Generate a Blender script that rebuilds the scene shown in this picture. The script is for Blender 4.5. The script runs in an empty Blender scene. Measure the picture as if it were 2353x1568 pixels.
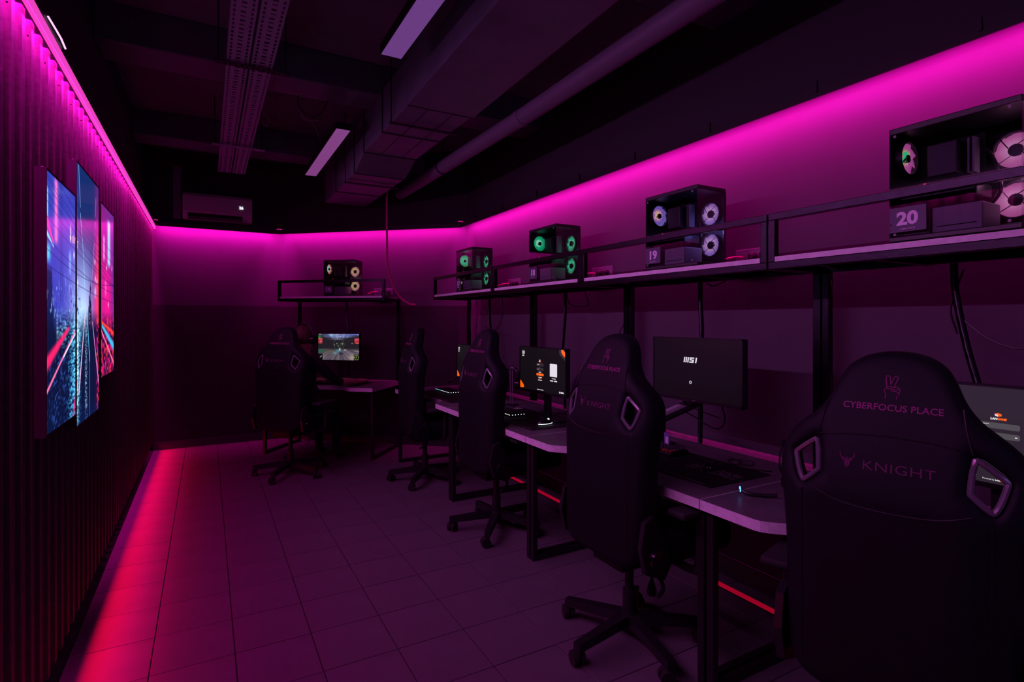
import bpy, bmesh, math, random
import numpy as np
from mathutils import Vector, Matrix

random.seed(7)
SC = bpy.context.scene
COL = SC.collection
PI = math.pi

# ------------------------------------------------------------------ camera
cam_d = bpy.data.cameras.new('camera'); cam = bpy.data.objects.new('camera', cam_d); COL.objects.link(cam)
cam_d.sensor_width = 36.0; cam_d.lens = 1250.0 * 36.0 / 2353.0
cam_d.shift_y = -47.0 / 2353.0; cam_d.clip_start = 0.02; cam_d.clip_end = 60
cam.location = (0, 0, 1.45); cam.rotation_euler = (PI / 2, 0, -math.radians(29.3))
SC.camera = cam

# ------------------------------------------------------------------ world, exposure
w = bpy.data.worlds.new('dark_interior'); SC.world = w; w.use_nodes = True
w.node_tree.nodes['Background'].inputs[0].default_value = (0, 0, 0, 1)
w.node_tree.nodes['Background'].inputs[1].default_value = 0.0
SC.view_settings.view_transform = 'Standard'
SC.view_settings.look = 'None'
SC.view_settings.exposure = 0.0
SC.view_settings.gamma = 1.0
SC.view_settings.use_curve_mapping = False
SC.cycles.max_bounces = 6
SC.cycles.diffuse_bounces = 3
SC.cycles.glossy_bounces = 3
SC.cycles.transparent_max_bounces = 10
SC.cycles.adaptive_threshold = .035
SC.cycles.caustics_reflective = False
SC.cycles.caustics_refractive = False
SC.cycles.sample_clamp_indirect = 3.0

# ------------------------------------------------------------------ room numbers
XL, XR = -0.60, 2.60            # left and right wall planes
YB, YN = 7.26, -2.80            # back wall, wall behind the camera
ZC = 3.40
CA, CB = Vector((0.80, 7.26)), Vector((2.60, 5.68))      # the slanted wall between back and right wall
CE = (CB - CA).normalized(); CN = Vector((CE.y, -CE.x)) if False else Vector((-0.6597, -0.7516))
TH16 = math.atan2(-CN.y, -CN.x)
ZL = 2.50                        # underside of the light cornice
MAGENTA = (1.0, 0.004, 0.46)
PINK_FILL = (.95, .012, .66)
LAVENDER_FILL = (.72, .32, 1.0)
REDLED = (1.0, 0.001, 0.028)
VIOLET_FILL = (0.45, 0.24, 1.0)

def strip_light(name, p0, p1, normal, width, power_per_m, color):
    """a LED strip: rectangle light from p0 to p1, shining along normal"""
    p0, p1, n = Vector(p0), Vector(p1), Vector(normal).normalized()
    ln = (p1 - p0).length
    d = bpy.data.lights.new(name, 'AREA'); d.shape = 'RECTANGLE'
    d.size = ln; d.size_y = width; d.energy = power_per_m * ln; d.color = color
    o = bpy.data.objects.new(name, d); COL.objects.link(o)
    x = (p1 - p0).normalized(); z = -n; y = z.cross(x).normalized(); z = x.cross(y)
    m = Matrix((x, y, z)).transposed().to_4x4(); m.translation = (p0 + p1) / 2
    o.matrix_world = m
    return o

def spread(o, deg): o.data.spread = math.radians(deg); return o
P_MAG = 12.5
# left cornice: one strip behind the lip grazing the metal sheets, added lavender and pink room fill strips under the cornice
spread(strip_light('led_or_fill_light', (-0.514, .2, 2.515), (-0.514, YB - .10, 2.515), (-.75, 0, -1), .008, 36.0, MAGENTA), 102)
spread(strip_light('led_or_fill_light', (-0.4925, .2, 2.474), (-0.4925, 5.0, 2.474), (1, 0, -.50), .010, 3.6, LAVENDER_FILL), 100)
strip_light('led_or_fill_light', (-0.498, .2, 2.4585), (-0.498, 5.0, 2.4585), (.45, 0, -1), .006, 5.4, PINK_FILL)
strip_light('led_or_fill_light', (-0.50, YB - .090, 2.533), (CA.x - .04, YB - .090, 2.533), (0, .25, -1), .010, P_MAG * 1.45, MAGENTA)
_a = CA + CN * .090; _b = CB + CN * .090
strip_light('led_or_fill_light', (_a.x, _a.y, 2.533), (_b.x - .05, _b.y + .045, 2.533), (-CN.x * .25, -CN.y * .25, -1), .010, P_MAG * 1.15, MAGENTA)
strip_light('led_or_fill_light', (2.510, .0, 2.533), (2.510, CB.y - .06, 2.533), (.25, 0, -1), .010, P_MAG, MAGENTA)
spread(strip_light('led_or_fill_light', (-0.550, .2, .088), (-0.550, YB - .05, .088), (1, 0, -.42), .010, 2.7, REDLED), 46)
# added violet fill strip, unseen behind the camera, bounced off the pale rear wall
strip_light('led_or_fill_light', (.9, YN + .09, 2.533), (XR - .1, YN + .09, 2.533), (0, 0, -1), .010, 20.0, VIOLET_FILL)

# ------------------------------------------------------------------ materials
MAT = {}
def lin(r, g, b):
    f = lambda c: ((c / 255 + .055) / 1.055) ** 2.4 if c > 10 else c / 255 / 12.92
    return (f(r), f(g), f(b), 1)

def mat(name, col=(.5, .5, .5), rough=.5, metal=0.0, spec=.5, emit=None, estr=1.0, noise=0.0, nscale=30.0, bump=0.0, bscale=200.0, coat=0.0):
    if name in MAT: return MAT[name]
    m = bpy.data.materials.new(name); m.use_nodes = True
    nt = m.node_tree; b = nt.nodes['Principled BSDF']
    c = tuple(col[:3]) + (1,)
    b.inputs['Base Color'].default_value = c
    b.inputs['Roughness'].default_value = rough
    b.inputs['Metallic'].default_value = metal
    b.inputs['Specular IOR Level'].default_value = spec
    b.inputs['Coat Weight'].default_value = coat
    if emit is not None:
        b.inputs['Emission Color'].default_value = tuple(emit[:3]) + (1,)
        b.inputs['Emission Strength'].default_value = estr
    if noise or bump:
        tc = nt.nodes.new('ShaderNodeTexCoord')
    if noise:
        n = nt.nodes.new('ShaderNodeTexNoise'); n.inputs['Scale'].default_value = nscale; n.inputs['Detail'].default_value = 5
        nt.links.new(tc.outputs['Object'], n.inputs['Vector'])
        r = nt.nodes.new('ShaderNodeValToRGB')
        r.color_ramp.elements[0].position = .3; r.color_ramp.elements[1].position = .7
        r.color_ramp.elements[0].color = tuple(x * (1 - noise) for x in c[:3]) + (1,)
        r.color_ramp.elements[1].color = tuple(min(1, x * (1 + noise)) for x in c[:3]) + (1,)
        nt.links.new(n.outputs['Fac'], r.inputs['Fac']); nt.links.new(r.outputs['Color'], b.inputs['Base Color'])
    if bump:
        n2 = nt.nodes.new('ShaderNodeTexNoise'); n2.inputs['Scale'].default_value = bscale; n2.inputs['Detail'].default_value = 2
        nt.links.new(tc.outputs['Object'], n2.inputs['Vector'])
        bp = nt.nodes.new('ShaderNodeBump'); bp.inputs['Strength'].default_value = bump; bp.inputs['Distance'].default_value = .002
        nt.links.new(n2.outputs['Fac'], bp.inputs['Height']); nt.links.new(bp.outputs['Normal'], b.inputs['Normal'])
    MAT[name] = m
    return m

def glass(name, tint, gloss=.06):
    m = bpy.data.materials.new(name); m.use_nodes = True; nt = m.node_tree; nt.nodes.clear()
    o = nt.nodes.new('ShaderNodeOutputMaterial'); mx = nt.nodes.new('ShaderNodeMixShader')
    t = nt.nodes.new('ShaderNodeBsdfTransparent'); t.inputs[0].default_value = tuple(tint) + (1,)
    g = nt.nodes.new('ShaderNodeBsdfGlossy'); g.inputs['Roughness'].default_value = .02; g.inputs[0].default_value = (1, 1, 1, 1)
    lw = nt.nodes.new('ShaderNodeLayerWeight'); lw.inputs[0].default_value = .5
    pw = nt.nodes.new('ShaderNodeMath'); pw.operation = 'POWER'; pw.inputs[1].default_value = 5.0
    ma = nt.nodes.new('ShaderNodeMath'); ma.operation = 'MULTIPLY_ADD'; ma.inputs[1].default_value = .9; ma.inputs[2].default_value = .05
    nt.links.new(lw.outputs['Facing'], pw.inputs[0]); nt.links.new(pw.outputs[0], ma.inputs[0]); nt.links.new(ma.outputs[0], mx.inputs[0]); nt.links.new(t.outputs[0], mx.inputs[1]); nt.links.new(g.outputs[0], mx.inputs[2])
    nt.links.new(mx.outputs[0], o.inputs[0]); MAT[name] = m
    return m

def attr_emit(name, strength, rough=.12, spec=.5):
    m = mat(name, (.01, .01, .01), rough, spec=spec); nt = m.node_tree; b = nt.nodes['Principled BSDF']
    a = nt.nodes.new('ShaderNodeAttribute'); a.attribute_name = 'Col'
    nt.links.new(a.outputs['Color'], b.inputs['Emission Color']); b.inputs['Emission Strength'].default_value = strength
    return m

mat('wall_paint', (.052, .055, .066), .85, noise=.05, nscale=6)
mat('panel_paint', (.016, .016, .020), .85, noise=.06, nscale=6)
mat('black_wall', (.030, .030, .036), .8)
mat('rear_paint', (.55, .55, .58), .8)
mat('sheet', (.052, .048, .050), .55, metal=.0, spec=.2, noise=.25, nscale=55, bump=.25, bscale=260)
mat('cornice', (.010, .010, .012), .6)
mat('cornice_in', (.5, .48, .5), .6)
mat('tile', (.135, .125, .135), .5, noise=.12, nscale=4, bump=.05, bscale=120)
mat('grout', (.02, .02, .022), .9)
mat('skirting', (.03, .03, .035), .5)
mat('ceiling_paint', (.20, .19, .23), .9, noise=.2, nscale=2)
mat('duct', (.14, .17, .19), .45, metal=.2, noise=.15, nscale=5)
mat('flange', (.02, .02, .022), .6)
mat('tray', (.36, .46, .48), .5, metal=.2)
mat('pipe', (.17, .16, .21), .5)
mat('black_metal', (.022, .022, .027), .24, metal=.92, spec=.6, bump=.28, bscale=380)
mat('leg_metal', (.012, .012, .014), .4, bump=.3, bscale=420)
mat('matte_black', (.008, .008, .009), .7, spec=.3)
mat('gloss_black', (.008, .008, .010), .18)
mat('box_side', (.03, .028, .03), .35)
mat('psu_grey', (.30, .29, .32), .5)
mat('led_diffuser', (.5, .3, .45), .5, emit=(.72, .045, .44), estr=1.15)
mat('plastic_black', (.012, .012, .014), .42)
mat('rubber', (.010, .010, .011), .75)
mat('leather', (.0048, .0058, .0085), .62, spec=.22, noise=.1, nscale=14, bump=.12, bscale=500)
mat('leather_dark', (.003, .003, .004), .5)
mat('rim_plastic', (.13, .125, .145), .16)
mat('thread', (.32, .035, .20), .7)
mat('thread_dim', (.16, .028, .11), .7)
mat('desk_top', (.13, .115, .13), .42, noise=.2, nscale=16)
mat('desk_edge', (.78, .72, .79), .55, noise=.1, nscale=40)
mat('white_plastic', (.62, .60, .64), .4)
mat('socket_plastic', (.16, .155, .19), .4)
mat('grey_plastic', (.22, .21, .24), .45)
mat('plate_face', (.085, .08, .13), .5)
mat('plate_ink', (.88, .82, .95), .5)
mat('plate_pink', (.20, .06, .12), .5)
mat('sensor_pink', (.7, .05, .3), .5)
mat('cable', (.009, .009, .010), .4)
mat('pink_cable', (.65, .05, .25), .5)
mat('skin', (.58, .29, .22), .55)
mat('hair', (.075, .03, .018), .6)
mat('shirt', (.012, .012, .015), .85)
mat('trousers', (.010, .010, .016), .85)
mat('shoe', (.025, .024, .028), .6)
mat('key', (.018, .018, .020), .5)
mat('key_orange', (.55, .09, .03), .5)
mat('key_legend', (.4, .36, .42), .5)
mat('diffuser', (.75, .70, .82), .6, emit=(.30, .12, .55), estr=.30)
mat('diffuser_pink', (.75, .70, .82), .6, emit=(.46, .125, .50), estr=.36)
mat('led_white', (.5, .5, .5), .5, emit=(.85, .9, 1.0), estr=1.4)
mat('led_cyan', (.3, .5, .5), .5, emit=(.25, .85, 1.0), estr=1.2)
mat('led_blue', (.1, .3, .6), .5, emit=(.10, .42, 1.0), estr=2.2)
mat('led_red', (.5, .1, .1), .5, emit=(1, .06, .02), estr=1.5)
mat('led_orange', (.5, .2, .05), .5, emit=(1, .13, .0), estr=.9)
mat('floor_painted_light', (.3, .02, .05), .5, emit=(.27, .0004, .014), estr=1.0)  # red light falling on the floor, put in as emission
mat('white_glow', (.3, .3, .3), .5, emit=(.82, .82, .85), estr=.85)
mat('grey_glow', (.02, .02, .02), .5, emit=(.075, .068, .08), estr=1.0)
mat('dim_glow', (.02, .02, .02), .5, emit=(.030, .022, .026), estr=1.0)
mat('screen_dark', (.01, .01, .01), .25, emit=(.0055, .0042, .006), estr=1.0)
mat('screen_boot', (.01, .01, .01), .30, emit=(.0035, .0022, .0040), estr=1.0)
mat('screen_grey', (.01, .01, .01), .30, emit=(.026, .0165, .029), estr=1.0)
mat('leak', (.5, .1, .3), .5, emit=(1.0, .45, .85), estr=1.6)
mat('leak_dim', (.5, .1, .3), .5, emit=(.55, .01, .22), estr=.8)
mat('card', (.22, .16, .46), .5)
for _n in ('led_white', 'led_cyan', 'led_blue', 'led_red', 'led_orange', 'white_glow', 'grey_glow', 'dim_glow', 'screen_dark', 'screen_boot', 'leak_dim'):
    MAT[_n].cycles.emission_sampling = 'NONE'
mat('poster_letter', (.1, .05, .08), .4, emit=(.85, .34, .52), estr=1.0)
glass('case_glass', (.80, .80, .84))
glass('clear_acrylic', (.92, .92, .95))
attr_emit('poster_print', 1.25)
attr_emit('game_print', .8, .3)

def fan_mat(name, stops, strength):
    m = mat(name, (.05, .05, .055), .5); nt = m.node_tree; b = nt.nodes['Principled BSDF']
    tc = nt.nodes.new('ShaderNodeTexCoord'); mp = nt.nodes.new('ShaderNodeVectorMath'); mp.operation = 'LENGTH'
    sc = nt.nodes.new('ShaderNodeMath'); sc.operation = 'MULTIPLY'; sc.inputs[1].default_value = 1 / .062
    rp = nt.nodes.new('ShaderNodeValToRGB')
    while len(rp.color_ramp.elements) < len(stops): rp.color_ramp.elements.new(.5)
    for e, (p, c) in zip(rp.color_ramp.elements, stops): e.position = p; e.color = c
    off = nt.nodes.new('ShaderNodeVectorMath'); off.operation = 'SUBTRACT'; off.inputs[1].default_value = (-.007, 0.0, .004)
    nt.links.new(tc.outputs['Object'], off.inputs[0]); nt.links.new(off.outputs[0], mp.inputs[0])
    nt.links.new(mp.outputs['Value'], sc.inputs[0]); nt.links.new(sc.outputs[0], rp.inputs[0])
    nt.links.new(rp.outputs[0], b.inputs['Emission Color']); b.inputs['Emission Strength'].default_value = strength
    return m

# ------------------------------------------------------------------ mesh helpers
def bm_box(bm, x0, x1, y0, y1, z0, z1, bevel=0.0, seg=2, mtx=None):
    r = bmesh.ops.create_cube(bm, size=1.0)
    vs = r['verts']
    for v in vs:
        v.co = Vector(((x0 + x1) / 2 + v.co.x * (x1 - x0), (y0 + y1) / 2 + v.co.y * (y1 - y0), (z0 + z1) / 2 + v.co.z * (z1 - z0)))
    if bevel > 0:
        es = list({e for v in vs for e in v.link_edges})
        rr = bmesh.ops.bevel(bm, geom=es, offset=bevel, segments=seg, affect='EDGES', profile=.5)
        vs = list({v for f in rr['faces'] for v in f.verts} | {v for v in vs if v.is_valid})
    if mtx is not None:
        bmesh.ops.transform(bm, matrix=mtx, verts=[v for v in vs if v.is_valid])
    return vs

def frame_of(d):
    d = d.normalized(); up = Vector((0, 0, 1)) if abs(d.z) < .95 else Vector((1, 0, 0))
    a = d.cross(up).normalized(); return a, a.cross(d).normalized()

def bm_cyl(bm, p0, p1, r0, r1=None, seg=16, caps=True):
    p0, p1 = Vector(p0), Vector(p1); r1 = r0 if r1 is None else r1
    a, b = frame_of(p1 - p0); A, B = [], []
    for i in range(seg):
        t = 2 * PI * i / seg; o = a * math.cos(t) + b * math.sin(t)
        A.append(bm.verts.new(p0 + o * r0)); B.append(bm.verts.new(p1 + o * r1))
    for i in range(seg):
        j = (i + 1) % seg; bm.faces.new((A[i], A[j], B[j], B[i]))
    if caps: bm.faces.new(A[::-1]); bm.faces.new(B)

def smooth_path(pts, n=6, closed=False):
    P = [Vector(p) for p in pts]; out = []; N = len(P)
    rng = range(N) if closed else range(N - 1)
    for i in rng:
        p1, p2 = P[i], P[(i + 1) % N]
        p0 = P[(i - 1) % N] if (closed or i > 0) else p1 * 2 - p2
        p3 = P[(i + 2) % N] if (closed or i < N - 2) else p2 * 2 - p1
        for k in range(n):
            t = k / n
            out.append(.5 * ((2 * p1) + (p2 - p0) * t + (2 * p0 - 5 * p1 + 4 * p2 - p3) * t * t + (3 * p1 - p0 - 3 * p2 + p3) * t ** 3))
    if not closed: out.append(P[-1])
    return out

def bm_tube(bm, pts, r, seg=6, closed=False):
    P = [Vector(p) for p in pts]; N = len(P); rings = []
    d0 = P[1] - P[0]; a, b = frame_of(d0)
    for i in range(N):
        if closed: d = P[(i + 1) % N] - P[i - 1]
        else: d = P[min(i + 1, N - 1)] - P[max(i - 1, 0)]
        d = d.normalized(); a = (a - d * a.dot(d)).normalized(); b = d.cross(a).normalized()
        rr = r[i] if isinstance(r, (list, tuple)) else r
        rings.append([bm.verts.new(P[i] + (a * math.cos(2 * PI * k / seg) + b * math.sin(2 * PI * k / seg)) * rr) for k in range(seg)])
    for i in range(N if closed else N - 1):
        A, B = rings[i], rings[(i + 1) % N]
        for k in range(seg):
            j = (k + 1) % seg; bm.faces.new((A[k], A[j], B[j], B[k]))
    if not closed: bm.faces.new(rings[0][::-1]); bm.faces.new(rings[-1])

def bm_prism(bm, poly, z0, z1, axes=(0, 1, 2)):
    """poly in the plane of axes[0], axes[1]; extruded along axes[2] from z0 to z1"""
    def mk(p, z):
        c = [0, 0, 0]; c[axes[0]], c[axes[1]], c[axes[2]] = p[0], p[1], z; return bm.verts.new(c)
    A = [mk(p, z0) for p in poly]; B = [mk(p, z1) for p in poly]; n = len(poly)
    bm.faces.new(A[::-1]); bm.faces.new(B)
    for i in range(n):
        j = (i + 1) % n; bm.faces.new((A[i], A[j], B[j], B[i]))

def bm_lathe(bm, prof, seg=20, origin=(0, 0, 0)):
    o = Vector(origin); R = []
    for (r, z) in prof:
        R.append([bm.verts.new(o + Vector((r * math.cos(2 * PI * k / seg), r * math.sin(2 * PI * k / seg), z))) for k in range(seg)] if r > 1e-6 else [bm.verts.new(o + Vector((0, 0, z)))])
    for A, B in zip(R, R[1:]):
        for k in range(seg):
            j = (k + 1) % seg
            if len(A) == 1 and len(B) > 1: bm.faces.new((A[0], B[j], B[k]))
            elif len(B) == 1 and len(A) > 1: bm.faces.new((A[k], A[j], B[0]))
            elif len(A) > 1: bm.faces.new((A[k], A[j], B[j], B[k]))

def finish(bm, name, smooth=False):
    bmesh.ops.recalc_face_normals(bm, faces=bm.faces[:])
    me = bpy.data.meshes.new(name); bm.to_mesh(me); bm.free()
    if smooth:
        for p in me.polygons: p.use_smooth = True
        try: me.set_sharp_from_angle(angle=math.radians(38))
        except Exception: pass
    return me

def obj(name, bm, m, parent=None, smooth=False, loc=None, rot=None):
    me = finish(bm, name, smooth) if isinstance(bm, bmesh.types.BMesh) else bm
    o = bpy.data.objects.new(name, me); COL.objects.link(o)
    if m is not None and not me.materials: me.materials.append(MAT[m] if isinstance(m, str) else m)
    if parent is not None: o.parent = parent
    if loc is not None: o.location = loc
    if rot is not None: o.rotation_euler = rot
    return o

def BM(): return bmesh.new()
def box(name, x0, x1, y0, y1, z0, z1, m, parent=None, bevel=0.0, **k):
    bm = BM(); bm_box(bm, x0, x1, y0, y1, z0, z1, bevel); return obj(name, bm, m, parent, **k)
def tube(name, pts, r, m, parent=None, seg=6, n=5, closed=False):
    bm = BM(); bm_tube(bm, smooth_path(pts, n, closed) if n > 1 else pts, r, seg, closed); return obj(name, bm, m, parent, smooth=True)

def thing(name, label, cat, loc=(0, 0, 0), rz=0.0, group=None):
    o = bpy.data.objects.new(name, None); COL.objects.link(o); o.location = loc; o.rotation_euler = (0, 0, rz)
    o.empty_display_size = .1
    return tag(o, label, cat, group)
def tag(o, label, cat, group=None):
    o['label'] = label; o['category'] = cat
    if group: o['group'] = group
    return o
def struct(o): o['kind'] = 'structure'; return o

def text_mesh(body, size, extrude=.0006, bold=0.0, shear=0.0, xscale=1.0, space=1.0):
    c = bpy.data.curves.new('lettering', 'FONT'); c.body = body; c.size = size; c.extrude = extrude
    c.align_x = 'CENTER'; c.align_y = 'CENTER'; c.offset = bold; c.shear = shear; c.space_character = space
    c.resolution_u = 3
    o = bpy.data.objects.new('lettering', c); COL.objects.link(o)
    dg = bpy.context.evaluated_depsgraph_get()
    me = bpy.data.meshes.new_from_object(o.evaluated_get(dg)); bpy.data.objects.remove(o); bpy.data.curves.remove(c)
    me.materials.clear()
    if xscale != 1.0: me.transform(Matrix.Diagonal((xscale, 1, 1, 1)))
    return me
# lettering lies in its own xy plane facing +z; these turn it to face a direction
FACE_MX = Matrix(((0, 0, -1, 0), (-1, 0, 0, 0), (0, 1, 0, 0), (0, 0, 0, 1)))    # faces -x, reads left to right for a viewer at -x
FACE_MY = Matrix(((1, 0, 0, 0), (0, 0, -1, 0), (0, 1, 0, 0), (0, 0, 0, 1)))     # faces -y

def put_text(body, size, at, face, m, parent, name='lettering', **k):
    me = text_mesh(body, size, **k); me.transform(face); me.transform(Matrix.Translation(at))
    return obj(name, me, m, parent)

def quad_mx(bm, x, y0, y1, z0, z1):
    """flat rectangle facing -x"""
    v = [bm.verts.new((x, y0, z0)), bm.verts.new((x, y1, z0)), bm.verts.new((x, y1, z1)), bm.verts.new((x, y0, z1))]
    bm.faces.new(v)

def painted_grid(name, w, h, nx, ny, func):
    """grid in (u: 0..w, v: 0..h), colours per vertex from func(U, V) -> rgb 0..255 (print on a flat sheet)"""
    us = np.linspace(0, w, nx + 1); vs = np.linspace(0, h, ny + 1); U, V = np.meshgrid(us, vs)
    rgb = np.clip(func(U, V), 0, 255) / 255.0
    rgb = np.where(rgb <= .04045, rgb / 12.92, ((rgb + .055) / 1.055) ** 2.4)
    me = bpy.data.meshes.new(name); N = (nx + 1) * (ny + 1)
    co = np.zeros((N, 3)); co[:, 1] = -U.ravel(); co[:, 2] = V.ravel()
    i = np.arange(nx * ny); r, c = i // nx, i % nx; a = r * (nx + 1) + c
    q = np.stack([a, a + nx + 1, a + nx + 2, a + 1], 1)
    me.vertices.add(N); me.vertices.foreach_set('co', co.ravel().astype(np.float32))
    me.loops.add(q.size); me.loops.foreach_set('vertex_index', q.ravel().astype(np.int32))
    me.polygons.add(len(q)); me.polygons.foreach_set('loop_start', (np.arange(len(q)) * 4).astype(np.int32))
    me.update(calc_edges=True)
    at = me.color_attributes.new('Col', 'FLOAT_COLOR', 'POINT')
    full = np.ones((N, 4), np.float32); full[:, :3] = rgb.reshape(-1, 3)
    at.data.foreach_set('color', full.ravel())
    return me      # faces -x

_rng = np.random.RandomState(3)
def vnoise(x, y, seed=0):
    """smooth value noise"""
    xi, yi = np.floor(x).astype(int), np.floor(y).astype(int); fx, fy = x - xi, y - yi
    fx, fy = fx * fx * (3 - 2 * fx), fy * fy * (3 - 2 * fy)
    h = lambda a, b: np.modf(np.abs(np.sin(a * 127.1 + b * 311.7 + seed * 74.7) * 43758.5453))[0]
    return (h(xi, yi) * (1 - fx) + h(xi + 1, yi) * fx) * (1 - fy) + (h(xi, yi + 1) * (1 - fx) + h(xi + 1, yi + 1) * fx) * fy

# ================================================================== THE ROOM
# floor: slab and tiles
bm = BM(); bm_box(bm, XL - .1, XR + .1, YN - .1, YB + .1, -.10, -.006)
floor = struct(obj('floor', bm, 'grout'))
TP = .3145; TX0 = -.204; TY0 = 2.658
tile_me = None
bm = BM(); bm_box(bm, 0, TP - .0045, 0, TP - .0045, -.006, 0, .0012, 1); tile_me = finish(bm, 'tile'); tile_me.materials.append(MAT['tile'])
def inside(x, y):
    return y < YB and (Vector((x, y)) - CA).dot(CN) > 0
for i in range(-2, 9):
    for j in range(-8, 15):
        x, y = TX0 + i * TP, TY0 + j * TP
        if not inside(x, y): continue
        if x + TP < XL or x > XR: continue
        if x < XL or x + TP > XR or y + TP > YB:
            bm = BM(); bm_box(bm, max(x, XL), min(x + TP - .0045, XR), y, min(y + TP - .0045, YB), -.006, 0, .0012, 1)
            obj('tile', bm, 'tile', floor); continue
        obj('tile', tile_me, None, floor, loc=(x, y, random.uniform(-.0006, .0002)))
bm = BM()
for i in range(-2, 9):
    for j in range(-18, -8):
        x, y = TX0 + i * TP, TY0 + j * TP
        bm_box(bm, max(x, XL), min(x + TP - .0045, XR), max(y, YN), y + TP - .0045, -.006, 0)
o = obj('tile_field', bm, 'tile', floor); o['kind'] = 'stuff'

def wall_box(name, x0, x1, y0, y1, z0, z1, m): return struct(box(name, x0, x1, y0, y1, z0, z1, m))
wl = wall_box('wall_left', XL - .1, XL, YN - .1, YB + .1, 0, ZC, 'black_wall')
wb = wall_box('wall_back', XL, CA.x + .06, YB, YB + .1, 0, ZL + .05, 'wall_paint')
box('upper_wall', XL, CA.x + .06, YB, YB + .1, ZL + .05, ZC, 'black_wall', wb)
bm = BM(); out = CN * -.1
bm_prism(bm, [CA, CA + out, CB + out, CB][::-1], 0, ZL + .05); wc = struct(obj('wall_corner', bm, 'wall_paint'))
bm = BM(); bm_prism(bm, [CA, CA + out, CB + out, CB][::-1], ZL + .05, ZC); obj('upper_wall', bm, 'black_wall', wc)
wr = wall_box('wall_right', XR, XR + .1, YN - .1, CB.y + .06, 0, ZL + .05, 'wall_paint')
box('upper_wall', XR, XR + .1, YN - .1, CB.y + .06, ZL + .05, ZC, 'black_wall', wr)
wall_box('wall_rear', XL, XR, YN - .1, YN, 0, ZC, 'rear_paint')
ceiling = wall_box('ceiling', XL - .1, XR + .1, YN - .1, YB + .1, ZC, ZC + .1, 'ceiling_paint')
# lower wall panels with their top ledge (back wall and slanted wall)
box('lower_panel', XL + .07, CA.x - .004, YB - .012, YB, 0.0, 1.627, 'panel_paint', wb)
bm = BM(); pa, pb = CA + CE * .006, CB - CE * .006
bm_prism(bm, [pa, pb, pb + CN * .012, pa + CN * .012], 0.0, 1.62); obj('lower_panel', bm, 'panel_paint', wc)
# ceiling beams across the room
for y0, y1, zb in ((1.90, 2.22, 3.16), (4.10, 4.42, 3.16), (6.02, 6.32, 3.16)):
    box('beam', XL, XR, y0, y1, zb, ZC, 'duct', ceiling, .01)
# skirting boards
struct(box('baseboard_right', XR - .022, XR, YN, CB.y, 0, .10, 'skirting'))
bm = BM(); bm_prism(bm, [pa + CN * .012, pb + CN * .012, pb + CN * .026, pa + CN * .026], 0, .09); struct(obj('baseboard_corner', bm, 'skirting'))
struct(box('baseboard_back', XL + .07, CA.x - .02, YB - .026, YB - .012, 0, .09, 'skirting'))
# black cornice that hides the led strips: plate and lip on each wall
def cornice(name, p0, p1, n, depth, lip):
    """p0,p1 on the wall line, n into the room"""
    p0, p1, n = Vector(p0), Vector(p1), Vector(n)
    bm = BM()
    def slab(d0, d1, z0, z1):
        q = [p0 + n * d0, p1 + n * d0, p1 + n * d1, p0 + n * d1]
        bm_prism(bm, [(a.x, a.y) for a in q], z0, z1)
    slab(depth - .008, depth, ZL, ZL + lip)
    o = struct(obj(name, bm, 'cornice'))
    bm = BM(); slab(0, depth - .008, ZL + .040, ZL + .050); obj('cover_plate', bm, 'cornice', o)
    return o
c_l = cornice('trim_1', (XL, YN), (XL, YB - .1), (1, 0), .100, .05)
box('led_profile', -.508, -.493, YN, YB - .1, 2.460, 2.4999, 'led_diffuser', c_l)
cornice('trim_2', (XL + .082, YB), (CA.x - .03, YB), (0, -1), .105, .05)
cornice('trim_3', CA + CE * -.04, CB + CE * -.045, CN, .105, .05)
cornice('trim_4', (XR, -.6), (XR, CB.y - .02), (-1, 0), .105, .05)
cornice('trim_5', (XL, YN), (XR, YN), (0, 1), .105, .05)
# clips on the right cornice
bm = BM()
for k in range(8):
    y = .9 + k * .62
    bm_box(bm, XR - .115, XR - .105, y, y + .012, ZL + .02, ZL + .075)
obj('mounting_clip', bm, 'cornice', bpy.data.objects['trim_4'])
# led glow seen where the strip slips out of the cornice
t = thing('led_strip_end', 'short bright pink led strip end slipping over the left cornice', 'led strip', (-.493, 2.62, ZL + .03))
bm = BM(); bm_tube(bm, [(0, -.12, .004), (.005, -.04, .0), (.007, .04, 0), (.002, .14, .004)], .0035, 6); obj('led_tape_or_leak', bm, 'leak', t, smooth=True)
for i, (x, y, lb) in enumerate(((-.50, 7.13, 'tiny painted pink light leak in the corner where left cornice ends'),
                           (CA.x - .03, YB - .118, 'tiny painted pink light leak on the cornice at the back corner'),
                           (2.475, 5.585, 'tiny painted pink light leak on the cornice at the right corner'))):
    t = thing('corner_light_leak', lb, 'led strip', (x, y, ZL + .056))  # light leaking out at the cornice corners, drawn as glowing tape
    bm = BM(); bm_tube(bm, [(-.03, 0, 0), (0, -.004, .004), (.03, 0, 0)], .005, 6); obj('led_tape_or_leak', bm, 'leak_dim', t, smooth=True)
    box('holder', -.04, .04, .006, .012, -.006, .01, 'cornice', t)  # made-up backing behind the painted leak

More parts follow.
